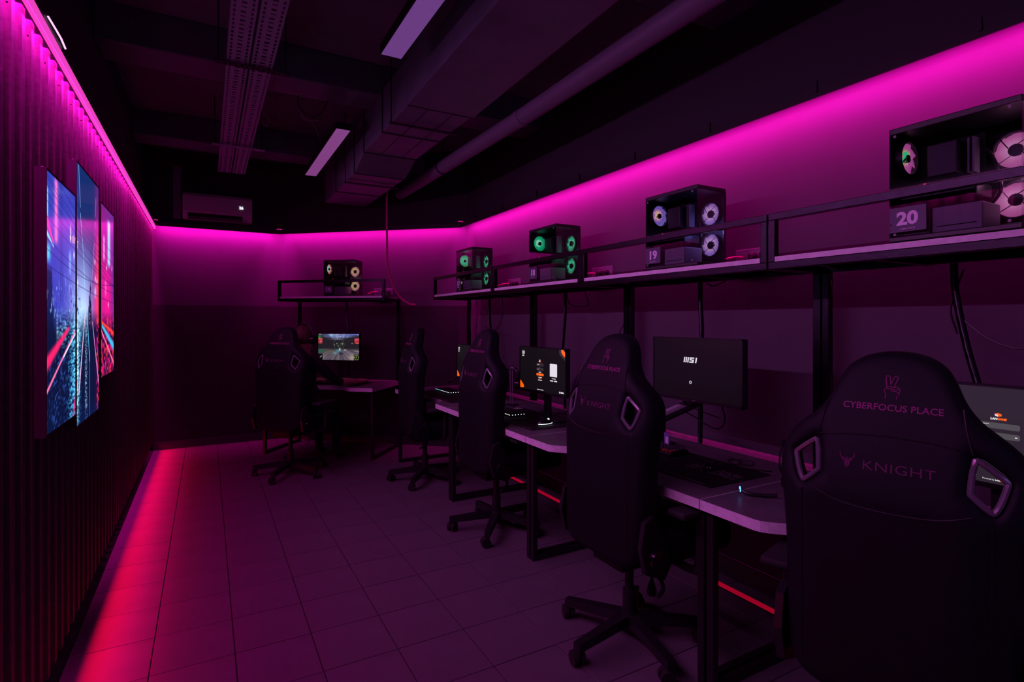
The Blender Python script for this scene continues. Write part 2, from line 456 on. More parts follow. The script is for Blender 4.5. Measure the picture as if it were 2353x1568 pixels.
# corrugated metal sheets on the left wall
def sheet_mesh(y0, y1, z0, z1):
    pitch = .110; bm = BM(); pts = []
    k0 = int(math.floor(y0 / pitch)) - 1
    prof = [(0, 0), (.030, 0), (.042, 1), (.092, 1), (.104, 0)]
    raw = []
    for k in range(k0, int(y1 / pitch) + 2):
        for a, b in prof: raw.append((k * pitch + a, b))
    raw = [p for p in raw if y0 <= p[0] <= y1]
    xs = lambda b: -.553 + .033 * (1 - b) if True else 0
    A = [bm.verts.new((xs(b), y, z0)) for y, b in raw]; B = [bm.verts.new((xs(b), y, z1)) for y, b in raw]
    A2 = [bm.verts.new((xs(b) - .0015, y, z0)) for y, b in raw]; B2 = [bm.verts.new((xs(b) - .0015, y, z1)) for y, b in raw]
    for i in range(len(raw) - 1):
        bm.faces.new((A[i], A[i + 1], B[i + 1], B[i])); bm.faces.new((A2[i + 1], A2[i], B2[i], B2[i + 1]))
        bm.faces.new((A[i], A2[i], A2[i + 1], A[i + 1])); bm.faces.new((B[i], B[i + 1], B2[i + 1], B2[i]))
    return bm
ys = [YN + .02 + 1.1 * k for k in range(10)]
for a in ys:
    b = min(a + 1.1, YB - .005)
    if b - a > .1: obj('corrugated_sheet', sheet_mesh(a, b, .10, 2.472), 'sheet', wl)
# profile that carries the red strip under the sheets
o = box('led_profile', XL, -.556, YN, YB - .03, .076, .098, 'skirting', wl)
box('profile_lip', XL, -.552, YN, YB - .03, .062, .068, 'skirting', wl)
box('kick_board', XL, -.572, YN, YB - .03, 0, .062, 'skirting', wl)
# sheet screws
bm = BM()
for k in range(30):
    bm_cyl(bm, (-.521, 1.7 + k * .22 - .053 + .06, 2.40), (-.516, 1.7 + k * .22 + .007, 2.40), .0035, seg=8)
obj('sheet_screw', bm, 'matte_black', wl)
# red light lying on the floor by the right wall, painted as a glowing band
t = thing('painted_light_stripe', 'stripe of red light on the floor along the right wall, painted as a glow', 'painted light', (2.425, 0, 0))
box('profile', 0.0, .045, .2, 5.2, 0, .008, 'skirting', t)  # made-up carrier under the painted band
box('glow_band', .003, .042, .205, 5.195, .008, .010, 'floor_painted_light', t)

# ================================================================== CEILING THINGS
# rectangular ventilation duct
t = thing('ventilation_duct', 'big rectangular dark ventilation duct with flanged joints under the ceiling', 'duct', (0, 0, 0))
XD0, XD1 = 1.15, 1.60
def duct_sec(y0, y1, a, b, za, zb, zt):
    """x range a=(x0,x1) at y0, b at y1"""
    bm = BM()
    q = []
    for (y, (x0, x1), z) in ((y0, a, za), (y1, b, zb)):
        q.append([bm.verts.new(p) for p in ((x0, y, z), (x1, y, z), (x1, y, zt), (x0, y, zt))])
    A, B = q
    bm.faces.new(A); bm.faces.new(B[::-1])
    for i in range(4): j = (i + 1) % 4; bm.faces.new((A[j], A[i], B[i], B[j]))
    obj('duct_section', bm, 'duct', t)
secs = [(-1.0, 1.2, 2.955), (1.2, 3.42, 2.905)]
duct_sec(-1.2, 3.42, (1.13, 1.60), (1.14, 1.61), 2.945, 2.855, 3.19)
duct_sec(3.43, 4.02, (XD0, XD1), (XD0, XD1), 2.862, 2.862, 3.18)
duct_sec(4.03, 4.57, (XD0, XD1), (XD0, XD1), 2.862, 2.862, 3.18)
duct_sec(4.58, 4.91, (XD0, XD1), (XD0, XD1 + .01), 2.86, 2.765, 3.18)
duct_sec(4.92, 5.70, (XD0, XD1), (XD0, XD1), 2.765, 2.765, 3.18)
duct_sec(5.71, 6.30, (XD0, XD1), (XD0 - .0, XD1), 2.765, 2.765, 3.18)
for y, z in ((3.425, 2.852), (4.025, 2.855), (4.575, 2.855), (4.915, 2.758), (5.705, 2.758)):
    bm = BM()
    bm_box(bm, XD0 - .008, XD1 + .008, y - .006, y + .006, z, 3.185); obj('flange', bm, 'flange', t)
for y0, y1, z in ((3.46, 4.0, 2.8615), (4.05, 4.55, 2.8615), (4.60, 4.90, 2.80)):
    for x in (1.29, 1.47):
        if z < 2.81: continue
        box('seam', x - .002, x + .002, y0, y1, z - .002, z + .001, 'flange', t)
for y in (3.75, 5.2):
    for x in (XD0 - .02, XD1 + .02): box('hanger_rod', x - .004, x + .004, y - .004, y + .004, 2.84 if y < 4.5 else 2.75, ZC, 'flange', t)
    box('hanger_bar', XD0 - .03, XD1 + .03, y - .012, y + .012, 2.835 if y < 4.5 else 2.738, (2.847 if y < 4.5 else 2.75), 'flange', t)
# round pipe
t = thing('ceiling_pipe', 'dark round pipe running along the ceiling beside the duct', 'pipe', (0, 0, 0))
bm = BM(); bm_cyl(bm, (2.0, -1.5, 2.96), (1.93, 3.30, 2.88), .062, seg=24); obj('pipe_length', bm, 'pipe', t, smooth=True)
bm = BM(); bm_cyl(bm, (1.93, 3.30, 2.88), (1.88, 5.9, 2.86), .060, seg=24); obj('pipe_length', bm, 'pipe', t, smooth=True)
bm = BM(); bm_cyl(bm, (1.9305, 3.27, 2.8805), (1.929, 3.33, 2.8795), .066, seg=24); obj('coupling', bm, 'pipe', t, smooth=True)
for y, x, z in ((1.6, 1.955, 2.908), (4.7, 1.903, 2.869)):
    bm = BM(); bm_tube(bm, [(x + .066 * math.cos(a), y, z + .066 * math.sin(a)) for a in [2 * PI * k / 16 for k in range(16)]], .005, 6, True)
    bm_cyl(bm, (x, y, z + .066), (x, y, ZC), .004, seg=6); obj('clamp', bm, 'flange', t)
# perforated cable trays
def tray(x0, x1, z, y0, y1, label):
    t = thing('cable_tray', label, 'cable tray', (x0, y0, z))
    W = x1 - x0; p = .046; n = int((y1 - y0) / p); bm = BM(); s = W / .12
    cols = [(0, .014), (.014, .025), (.025, .048), (.048, .072), (.072, .095), (.095, .106), (.106, .12)]
    for k in range(n):
        a, b = k * p, (k + 1) * p
        for ci, (c0, c1) in enumerate(cols):
            if ci in (1, 5): gaps = [(a, a + .009), (a + .037, b)]
            elif ci == 3: gaps = [(a, a + .010), (a + .022, b)] if k % 2 else [(a, a + .008), (a + .030, b)]
            else: gaps = [(a, b)]
            for g0, g1 in gaps:
                v = [bm.verts.new((c0 * s, g0, 0)), bm.verts.new((c0 * s, g1, 0)), bm.verts.new((c1 * s, g1, 0)), bm.verts.new((c1 * s, g0, 0))]
                bm.faces.new(v)
    obj('perforated_base', bm, 'tray', t)
    for x in (0, W - .0015): box('side_wall', x, x + .0015, 0, n * p, 0, .05, 'tray', t)
    for k, yy in enumerate((.9, 2.9)):
        tube('cable_bundle', [(W * .3, .1, .012), (W * .5, 1.5, .012), (W * .35, 2.7, .012), (W * .5, n * p - .1, .012)] if k else [(W * .65, .1, .010), (W * .7, 2.0, .010), (W * .6, n * p - .1, .010)], .008, 'cable', t, 6, 5)
    return t
tray(.100, .222, 3.00, -.2, 6.45, 'left one of two perforated cable trays hung under the ceiling')
tray(.232, .354, 3.00, -.2, 6.45, 'right one of two perforated cable trays hung under the ceiling')
for yb, zz, lb in ((3.62, 2.985, 'perforated black bracket carrying the cable trays near the front ceiling lamp'), (5.35, 2.985, 'plain dark bracket carrying the cable trays near the air conditioner'),):
    t = thing('tray_bracket', lb, 'bracket', (.04, yb, zz))
    bm = BM()
    for k in range(14):
        a = k * .03
        for (c0, c1) in ((0, .012), (.022, .028), (.038, .05)):
            bm_box(bm, a, a + .03, c0, c1, -.006, 0)
        bm_box(bm, a, a + .018, .012, .022, -.006, 0); bm_box(bm, a, a + .018, .028, .038, -.006, 0)
    obj('slotted_rail', bm, 'flange' if yb < 4 else 'tray', t)
    for x in (.02, .39): box('threaded_rod', x - .004, x + .004, .021, .029, 0, ZC - zz, 'flange', t)
# suspended lamps
def lamp(x0, x1, y0, y1, z, label, dm='diffuser'):
    t = thing('ceiling_lamp', label, 'lamp', (x0, y0, z)); W, L = x1 - x0, y1 - y0
    box('housing', -.006, W + .006, -.006, L + .006, .003, .055, 'matte_black', t)
    box('diffuser', 0, W, 0, L, 0, .003, dm, t)
    for y in (.12, L - .12):
        bm = BM(); bm_tube(bm, [(.01, y, .055), (W / 2, y, .14), (W / 2, y, ZC - z)], .0016, 5); bm_tube(bm, [(W - .01, y, .055), (W / 2, y, .14)], .0016, 5)
        obj('suspension_wire', bm, 'grey_plastic', t)
    return t
lamp(.857, .972, 1.55, 3.03, 2.95, 'near slim suspended ceiling lamp with a pale violet diffuser')
lamp(.885, .990, 4.38, 5.93, 2.95, 'far slim suspended ceiling lamp with a pinkish diffuser', 'diffuser_pink')
# loose wires on the ceiling
tag(tube('loose_cable', [(.72, 4.35, ZC), (.66, 4.36, 3.25), (.60, 4.4, 3.12), (.70, 4.42, 3.02), (.80, 4.4, 3.10), (.82, 4.36, 3.28), (.76, 4.35, ZC)], .004, 'cable'), 'thin loose cable loop hanging from the ceiling by the far lamp', 'cable')
tag(tube('loose_cable', [(.60, 4.40, 3.06), (.66, 4.42, 3.0), (.76, 4.40, 2.99)], .004, 'grey_plastic'), 'short pale cable end dangling in front of the far ceiling lamp', 'cable')
tag(tube('loose_cable', [(.70, 5.1, ZC), (.72, 5.0, 3.2), (.80, 4.95, 3.16), (.88, 5.0, 3.02)], .003, 'grey_plastic'), 'thin wire curling down onto the far ceiling lamp', 'cable')
tag(tube('loose_cable', [(.38, 4.55, 3.02), (.42, 4.57, 3.0), (.40, 4.6, 2.95), (.37, 4.62, 3.0)], .003, 'grey_plastic'), 'small wire loop sticking out of the right cable tray', 'cable')

# air conditioner on the back wall
t = thing('air_conditioner', 'white split air conditioner glowing pink high on the back wall', 'air conditioner', (-.235, YB, 2.60))
bm = BM(); prof = [(0, 0), (-.13, 0), (-.185, .035), (-.205, .10), (-.20, .25), (-.17, .285), (0, .285)]
bm_prism(bm, prof, 0, .70, (1, 2, 0)); obj('body', bm, 'white_plastic', t)
bm = BM(); bm_prism(bm, [(-.206, .075), (-.212, .078), (-.206, .25), (-.180, .285), (-.175, .28), (-.199, .25)], .004, .696, (1, 2, 0)); obj('front_panel', bm, 'white_plastic', t)
bm = BM(); bm_prism(bm, [(-.140, -.002), (-.192, .036), (-.196, .060), (-.190, .060), (-.186, .040), (-.137, .003)], .05, .60, (1, 2, 0)); obj('louver_slot', bm, 'matte_black', t)
for k in range(2):
    bm = BM(); bm_prism(bm, [(-.150 - .022 * k, -.003 + .016 * k), (-.158 - .022 * k, .002 + .016 * k), (-.157 - .022 * k, .005 + .016 * k)], .05, .65, (1, 2, 0)); obj('louver', bm, 'grey_plastic', t)
put_text('26', .042, (.585, -.2135, .155), FACE_MY, 'led_white', t, 'display_digits', bold=.001)
for x in (.07, .24):
    bm = BM(); bm_box(bm, x, x + (.05 if x < .1 else .014), -.214, -.212, .132, .140); obj('printed_mark', bm, 'plate_ink', t)
box('pipe_trunking', XL + .27, XL + .345, YB - .06, YB, 2.60, 3.2, 'pipe')
tag(bpy.data.objects['pipe_trunking'], 'vertical grey pipe trunking beside the air conditioner', 'trunking')

# hanging cable in front of the slanted wall
tag(tube('hanging_conduit', [(1.70, 5.80, ZC), (1.70, 5.80, 2.6), (1.703, 5.80, 2.3), (1.705, 5.80, 2.08), (1.75, 5.82, 1.90), (1.85, 5.83, 1.72), (1.95, 5.80, 1.635), (2.02, 5.80, 1.625)], .011, 'pink_cable', None, 8), 'long pink lit cable hanging from the ceiling in front of the corner wall', 'cable')

# ================================================================== POSTERS
def lines_mask(Y, Z, p, q, wd):
    (y0, z0), (y1, z1) = p, q; dy, dz = y1 - y0, z1 - z0; L2 = dy * dy + dz * dz
    t = np.clip(((Y - y0) * dy + (Z - z0) * dz) / L2, 0, 1)
    d = np.hypot(Y - y0 - t * dy, Z - z0 - t * dz)
    w_ = wd[0] + (wd[1] - wd[0]) * t
    return np.clip(1.4 - d / w_, 0, 1)
def mixc(img, m, c): return img * (1 - m[..., None]) + np.array(c, float) * m[..., None]
def gauss(x, s): return np.exp(-(x / s) ** 2)
def street(Y, Z):
    """neon night street; Y 2.56..4.28 along the wall, Z height"""
    HZ = 1.49
    k = np.clip((Y - 2.55) / 1.7, 0, 1)
    img = np.zeros(Y.shape + (3,))
    # sky / buildings
    left = np.array([72, 74, 190.]); cen = np.array([28, 52, 112.]); rgt = np.array([190, 30, 140.])
    for c in range(3): img[..., c] = np.interp(Y, [2.58, 3.05, 3.2, 3.5, 3.62, 3.75, 4.25], [60 if c == 0 else (70 if c == 1 else 180), left[c], cen[c], cen[c], (150, 40, 130)[c], rgt[c], (110, 50, 150)[c]])
    top = np.clip((Z - 1.85) / .25, 0, 1)
    low = np.clip((1.95 - Z) / .45, 0, 1)
    img = mixc(img, top * .55 * gauss(Y - 3.4, .6), (20, 46, 105))
    img = mixc(img, low * gauss(Y - 3.30, .33), (150, 140, 215))
    img = mixc(img, low ** 2 * gauss(Y - 3.24, .22), (185, 215, 248))
    img = mixc(img, low * gauss(Y - 3.62, .13) * .8, (235, 60, 150))
    img = mixc(img, np.clip((2.0 - Z) / .3, 0, 1) * gauss(Y - 3.66, .05) * .8, (250, 70, 95))
    img = mixc(img, np.clip((1.95 - Z) / .3, 0, 1) * gauss(Y - 3.98, .16) * .9, (235, 25, 140))
    # neon bars and lit windows
    def bar(y, wd, z0, z1, c, a=1.0):
        nonlocal img
        m = gauss(Y - y, wd) * np.clip((Z - z0) / .03, 0, 1) * np.clip((z1 - Z) / .03, 0, 1); img = mixc(img, m * a, c)
    bar(2.72, .030, 1.74, 2.02, (245, 120, 200)); bar(2.585, .012, 1.80, 1.96, (110, 220, 255)); bar(2.60, .03, 1.66, 1.75, (90, 215, 235), .9)
    bar(2.80, .006, 1.50, 2.02, (44, 48, 140), .8); bar(2.83, .004, 1.50, 2.02, (44, 48, 140), .7)
    bar(2.97, .022, 1.64, 1.76, (150, 185, 250), .8); bar(2.98, .012, 1.78, 1.88, (210, 210, 255), .8)
    bar(4.04, .055, 1.76, 2.06, (160, 225, 250), .95); bar(3.86, .03, 1.78, 1.95, (240, 180, 235), .8)
    bar(3.92, .03, 1.58, 1.70, (235, 130, 205), .7); bar(3.58, .03, 1.56, 1.64, (180, 205, 250), .8); bar(4.22, .012, 1.1, 1.6, (255, 50, 70), .8)
    img = mixc(img, lines_mask(Y, Z, (2.58, 1.82), (2.68, 1.75), (.022, .006)), (240, 70, 170))
    img = mixc(img, lines_mask(Y, Z, (2.58, 1.775), (2.68, 1.735), (.010, .004)), (130, 220, 245))
    for y, z in ((2.98, 1.81), (3.05, 1.74), (3.58, 1.67), (3.63, 1.66), (3.96, 1.76), (4.16, 1.77), (3.57, 1.76), (3.13, 1.62), (4.02, 1.545)):
        img = mixc(img, gauss(np.hypot(Y - y, (Z - z) * .7), .011), (255, 235, 250))
    # rain streaks and wires
    for p, q in (((3.15, 2.17), (3.19, 1.98)), ((3.19, 1.95), (3.27, 1.75)), ((3.27, 1.74), (3.30, 1.60))): img = mixc(img, lines_mask(Y, Z, p, q, (.005, .004)) * .8, (165, 215, 240))
    for p, q in (((3.60, 2.10), (3.585, 2.0)), ((3.58, 1.97), (3.57, 1.90)), ((3.55, 1.85), (3.47, 1.62))): img = mixc(img, lines_mask(Y, Z, p, q, (.005, .003)) * .8, (235, 150, 205))
    for a, b, s in ((2.04, 1.80, .05), (2.0, 1.76, .05), (1.96, 1.74, .04), (1.93, 1.72, .05), (1.90, 1.66, .05), (1.84, 1.66, .04), (1.76, 1.62, .06), (1.72, 1.68, .10), (2.08, 1.86, .05), (1.66, 1.56, .03), (1.99, 1.66, .03)):
        u = (Y - 2.55) / 1.72; zc = a + (b - a) * u - s * 4 * u * (1 - u) * .5
        img = mixc(img, np.clip(1.3 - np.abs(Z - zc) / .0026, 0, 1) * .5, (24, 24, 92))
    # dark building and lamp at left edge
    img = mixc(img, np.clip((2.66 + (1.65 - Z) * .12 - Y) / .02, 0, 1) * np.clip((1.66 - Z) / .03, 0, 1) * np.clip((Z - 1.3) / .1, 0, 1), (18, 36, 92))
    # sparkle of far lights
    n = vnoise(Y * 130, Z * 60, 5); img = mixc(img, np.clip((n - .72) * 5, 0, 1) * np.clip((1.62 - Z) / .1, 0, 1) * (Z > HZ - .05) * (Y < 3.2), (20, 40, 120))
    n = vnoise(Y * 90, Z * 45, 8); img = mixc(img, np.clip((n - .78) * 6, 0, 1) * np.clip((1.66 - Z) / .1, 0, 1) * (Z > HZ - .05) * (Y < 3.2) * .8, (170, 215, 255))
    # ---------------- wet street
    g = np.clip((HZ + .02 - Z) / .11, 0, 1)
    depth = np.clip((HZ - Z) / .5, 0.02, 1)
    st = np.zeros_like(img); st[:] = (8, 24, 62)
    cy = gauss(Y - (3.10 - .05 * depth), .17); n = vnoise(Y * 34, Z * 150, 1); n2 = vnoise(Y * 80, Z * 210, 2)
    st = mixc(st, np.clip(cy * 2.0 * (n * .75 + n2 * .5) - .62, 0, 1), (80, 195, 235))
    st = mixc(st, gauss(Y - 3.13, .030) * (.35 + .65 * n) * np.clip(1.25 - depth * .6, 0, 1), (205, 245, 255))
    st = mixc(st, gauss(Y - 3.055, .018) * np.clip(n * 1.6 - .4, 0, 1) * np.clip(1.1 - depth, 0, 1), (190, 240, 255))
    st = mixc(st, gauss(Y - 2.74, .018) * np.clip(1 - depth * 2.6, 0, 1) * (.3 + n), (190, 235, 250))
    st = mixc(st, np.clip(gauss(Y - 2.85, .14) * np.clip(1.5 - depth * 3.2, 0, 1) * (n * 1.3 + n2 * .6) - .5, 0, 1), (140, 215, 240))
    st = mixc(st, np.clip(gauss(Y - 2.80, .22) * np.clip(vnoise(Y * 55, Z * 95 - Y * 22, 31) * 2.2 - 1.25, 0, 1), 0, 1) * (depth > .35) * .7, (85, 125, 235))
    st = mixc(st, gauss(Y - 3.18, .16) * np.clip(1 - depth * 2.8, 0, 1) * (.5 + .5 * n), (165, 215, 245))
    mg = np.clip((Y - 3.52) / .12, 0, 1)
    st = mixc(st, mg * .55, (70, 10, 60))
    st = mixc(st, np.clip(mg * (vnoise(Y * 40, Z * 60, 9) * 1.9) - .75, 0, 1), (240, 25, 130))
    st = mixc(st, np.clip(mg * (vnoise(Y * 26, Z * 48, 12) * 1.9) - 1.05, 0, 1), (255, 75, 55))
    st = mixc(st, np.clip(gauss(Y - 3.33, .05) * (n2 * 1.7) - .55, 0, 1) * .9, (190, 220, 245))
    st = mixc(st, gauss(Y - 3.42, .010) * .6 * (Z < 1.3), (150, 140, 225))
    st = mixc(st, np.clip((1.06 - Z) / .1, 0, 1) * .5, (14, 34, 92))
    img = img * (1 - g[..., None]) + st * g[..., None]
    # rails of light
    for p, q, wd, c in (((2.94, 1.415), (2.58, 1.29), (.010, .030), (245, 40, 110)), ((3.09, 1.41), (2.58, 1.185), (.005, .009), (255, 120, 175)),
                        ((3.10, 1.40), (2.85, 1.30), (.004, .005), (225, 235, 255)), ((3.115, 1.17), (3.02, 1.0), (.010, .014), (235, 50, 130)),
                        ((3.31, 1.50), (3.16, 1.12), (.006, .012), (235, 190, 220)), ((3.36, 1.47), (3.42, 1.25), (.006, .008), (95, 190, 225)),
                        ((3.50, 1.44), (3.70, 1.08), (.006, .010), (240, 150, 215)), ((3.80, 1.42), (4.28, 1.27), (.012, .030), (70, 185, 225)),
                        ((3.79, 1.44), (4.28, 1.36), (.008, .014), (255, 70, 60)), ((3.78, 1.39), (4.28, 1.16), (.007, .010), (255, 130, 160))):
        img = mixc(img, lines_mask(Y, Z, p, q, wd), c)
    # walking figure, dark
    f = np.clip(1.25 - np.hypot((Y - 3.43) / .045, (Z - 1.475) / .115), 0, 1) * 2.2
    f = f + np.clip(1.2 - np.hypot((Y - 3.445) / .020, (Z - 1.612) / .030), 0, 1) * 2
    n = vnoise(Y * 110, Z * 70, 21)
    img = mixc(img, np.clip(f * (.35 + n) - .25, 0, 1), (14, 16, 52))
    img = mixc(img, np.clip(f * vnoise(Y * 150, Z * 120, 25) - .85, 0, 1) * .8, (230, 150, 200))
    return (img / 255.) ** 1.12 * 262.

def lightbox(y0, y1, z0, z1, label):
    W, H = y1 - y0, z1 - z0
    t = thing('light_box_poster', label, 'poster', (-.520, y0, z0), 0, 'three backlit street posters')
    for a, b, c, d, e, f in ((0, .034, 0, .006, 0, H), (0, .034, W - .006, W, 0, H), (0, .034, .006, W - .006, 0, .006), (0, .034, .006, W - .006, H - .006, H)):
        box('frame_side', a, b, c, d, e, f, 'box_side', t)
    box('back_panel', 0, .004, .006, W - .006, .006, H - .006, 'matte_black', t)
    me = painted_grid('backlit_print', W - .016, H - .016, int(W * 300), int(H * 300), lambda U, V: street(2.565 + (y0 + .008 + U - 2.443) / .945, 1.45 + (z0 + .008 + V - 1.45) / .948))
    for v in me.vertices: v.co.y = -v.co.y
    me.flip_normals()
    obj('backlit_print', me, 'poster_print', t, loc=(.0325, .008, .008))
    for (yy, zz) in ((.012, 0), (.012, H)):
        bm = BM(); bm_cyl(bm, (.02, yy, zz - .004), (.02, yy, zz + .004), .004, seg=8); obj('cap_nut', bm, 'white_plastic', t)
    return t
FACE_PX = Matrix(((0, 0, 1, 0), (1, 0, 0, 0), (0, 1, 0, 0), (0, 0, 0, 1)))     # faces +x
b1 = lightbox(2.443, 2.934, 1.042, 1.984, 'nearest backlit poster, mostly blue and cyan neon street scene')
put_text('R\u00c9V', .040, (.0330, .452, .745), FACE_PX, 'poster_letter', b1, 'neon_letters', extrude=.0002, bold=.0006, xscale=.85)
b2 = lightbox(2.945, 3.506, .987, 2.140, 'tallest middle backlit poster with dark walking figure in a glowing street')
put_text('T', .044, (.0330, .026, .790), FACE_PX, 'poster_letter', b2, 'neon_letters', extrude=.0002, bold=.0006, xscale=.85)
lightbox(3.561, 4.026, 1.142, 2.080, 'farthest backlit poster, mostly magenta and red neon street scene')

# ================================================================== COMPUTER STATIONS
# each station has a local frame: origin on the floor at the wall line, +x into the wall, +y away from the camera
YBD = [5.43, 4.06, 2.825, 1.495, .165]
ST = {}
for n, (a, b) in zip((17, 18, 19, 20), zip(YBD, YBD[1:])): ST[n] = (Vector((XR, (a + b) / 2, 0)), 0.0, a - b)
_c = CA + CE * .965; ST[16] = (Vector((_c.x, _c.y, 0)), TH16, 1.31)
WHERE = {16: 'in the slanted corner before the seated player', 17: 'at the far end of the right wall', 18: 'second farthest on the right wall', 19: 'below the big dark monitor', 20: 'at the right edge of the picture'}
SHELF = {16: 'alone on the slanted corner wall', 17: 'at the far end of the right wall', 18: 'second farthest on the right wall', 19: 'with the violet lit computer', 20: 'cut by the right edge of the picture'}
def to_world(n, x, y, z=0.0):
    o, th, L = ST[n]; return Vector((o.x + x * math.cos(th) - y * math.sin(th), o.y + x * math.sin(th) + y * math.cos(th), z))
def to_local(n, X, Y):
    o, th, L = ST[n]; dx, dy = X - o.x, Y - o.y; return (dx * math.cos(th) + dy * math.sin(th), -dx * math.sin(th) + dy * math.cos(th))

def desk(n):
    o, th, L = ST[n]; h = L / 2 - .003
    t = thing('gaming_desk', f'grey topped desk with pale edge, {WHERE[n]}', 'desk', o, th, 'gaming desks')
    xf, xr_, xb = (-.92, -.80, -.03) if n != 16 else (-.80, -.70, -.03)
    def front(sgn):
        pts = [(xf, h * sgn), (xf, (h - .24) * sgn)]
        for k in range(1, 9):
            a = k / 8; s = a * a * (3 - 2 * a)
            pts.append((xf + (xr_ - xf) * s, (h - .24 - .16 * a) * sgn))
        return pts
    fr = front(1) + front(-1)[::-1]
    bm = BM(); bm_prism(bm, fr + [(xb, -h), (xb, h)], .712, .75); obj('table_top', bm, 'desk_top', t)
    bm = BM()
    path = [(xb - .02, h)] + fr + [(xb - .02, -h)]
    P = [Vector(p) for p in path]
    for i in range(len(P) - 1):
        a, b = P[i], P[i + 1]; d = (b - a); nn = Vector((d.y, -d.x)).normalized() * .0015
        if nn.dot(Vector((-1, 0))) < -.5: nn = -nn
        if abs(d.y) < 1e-6: nn = Vector((0, .0015 if a.y > 0 else -.0015))
        elif nn.x > 0: nn = -nn
        q = [a, b, b + nn, a + nn]; bm_prism(bm, [(v.x, v.y) for v in q], .7115, .7502)
    obj('edge_band', bm, 'desk_edge', t)
    for sgn in (1, -1):
        y0 = sgn * (h - .004); y1 = sgn * (h - .036); ya, yb = min(y0, y1), max(y0, y1)
        bm = BM()
        bm_box(bm, xf + .03, xf + .062, ya, yb, 0, .712, .002, 1); bm_box(bm, -.14, -.108, ya, yb, 0.032, .680, .002, 1)
        bm_box(bm, xf + .062, -.108, ya, yb, 0, .032, .002, 1); bm_box(bm, xf + .062, -.108, ya, yb, .680, .712, .002, 1)
        obj('leg_frame', bm, 'leg_metal', t)
    box('cross_beam', -.13, -.10, -h + .036, h - .036, .66, .70, 'leg_metal', t)
    return t

def shelf(n):
    o, th, L = ST[n]; h = L / 2 - .004
    t = thing('wall_shelf_rack', f'black steel shelf rack with pale board edge, {SHELF[n]}', 'shelf', o, th, 'steel shelf racks')
    xf, xb, B = -.51, -.085, .030
    z0, z1 = 1.668, 1.905
    box('top_rail', xf, xf + B, -h, h, z1 - B, z1, 'black_metal', t, .002)
    box('bottom_rail', xf, xf + B, -h, h, z0, z0 + B, 'black_metal', t, .002)
    for s in (-h, h - B):
        box('front_upright', xf, xf + B, s, s + B, z0 + B, z1 - B, 'black_metal', t, .002)
        box('side_rail', xf + B, xb, s, s + B, z0, z0 + B, 'black_metal', t, .002)
        box('post', xb - .036, xb, s, s + .036 if s < 0 else s + B, .752, z0, 'black_metal', t, .002)
    box('back_rail', -.150, -.122, -h, h, z0, z0 + B, 'black_metal', t, .002)
    for y in (-h * .4, h * .35): box('cross_rail', xf + B, xb, y, y + .025, z0, z0 + .022, 'black_metal', t)
    bd = box('shelf_board', xf + .004, -.1175, -h + B + .002, h - B - .002, z0 + B + .001, z0 + B + .021, 'desk_top', t)
    box('edge_band', xf + .0005, xf + .0038, -h + B + .002, h - B - .002, z0 + B + .001, z0 + B + .022, 'desk_edge', bd)
    return t
for n in (17, 18, 19, 20, 16): desk(n); shelf(n)

# ------------------------------------------------------------------ computers
G = lambda r, g, b: lin(r, g, b)
FM = {
 16: (fan_mat('fan_16_rear', [(0, G(90, 200, 200)), (.40, G(170, 225, 215)), (.52, G(225, 190, 165)), (.8, G(200, 100, 130)), (1, G(205, 140, 85))], .9),
      fan_mat('fan_16_side', [(0, G(235, 220, 120)), (.45, G(240, 205, 150)), (.75, G(215, 150, 120)), (1, G(200, 90, 160))], .8)),
 17: (fan_mat('fan_17_rear', [(0, G(190, 255, 225)), (.35, G(60, 225, 160)), (.8, G(20, 175, 110)), (1, G(110, 160, 70))], .85),
      fan_mat('fan_17_side', [(0, G(170, 255, 230)), (.45, G(70, 215, 155)), (.8, G(20, 155, 105)), (1, G(100, 170, 90))], .8)),
 18: (fan_mat('fan_18_rear', [(0, G(215, 255, 235)), (.38, G(140, 255, 205)), (.5, G(30, 205, 140)), (1, G(5, 160, 105))], .85),
      fan_mat('fan_18_side', [(0, G(180, 255, 235)), (.45, G(80, 220, 165)), (.8, G(10, 150, 100)), (1, G(80, 165, 90))], .8)),
 19: (fan_mat('fan_19_rear', [(0, G(255, 200, 140)), (.34, G(255, 205, 190)), (.46, G(215, 130, 190)), (.65, G(125, 100, 205)), (1, G(140, 115, 210))], .85),
      fan_mat('fan_19_side', [(0, G(230, 180, 235)), (.45, G(215, 165, 225)), (.7, G(175, 120, 200)), (1, G(120, 100, 215))], .8)),
 20: (fan_mat('fan_20_rear', [(0, G(70, 245, 170)), (.30, G(40, 215, 140)), (.42, G(215, 170, 130)), (.52, G(205, 95, 165)), (1, G(175, 75, 155))], .9),
      fan_mat('fan_20_side', [(0, G(250, 180, 225)), (.45, G(230, 135, 195)), (.7, G(210, 105, 170)), (1, G(190, 85, 155))], .8)),
}
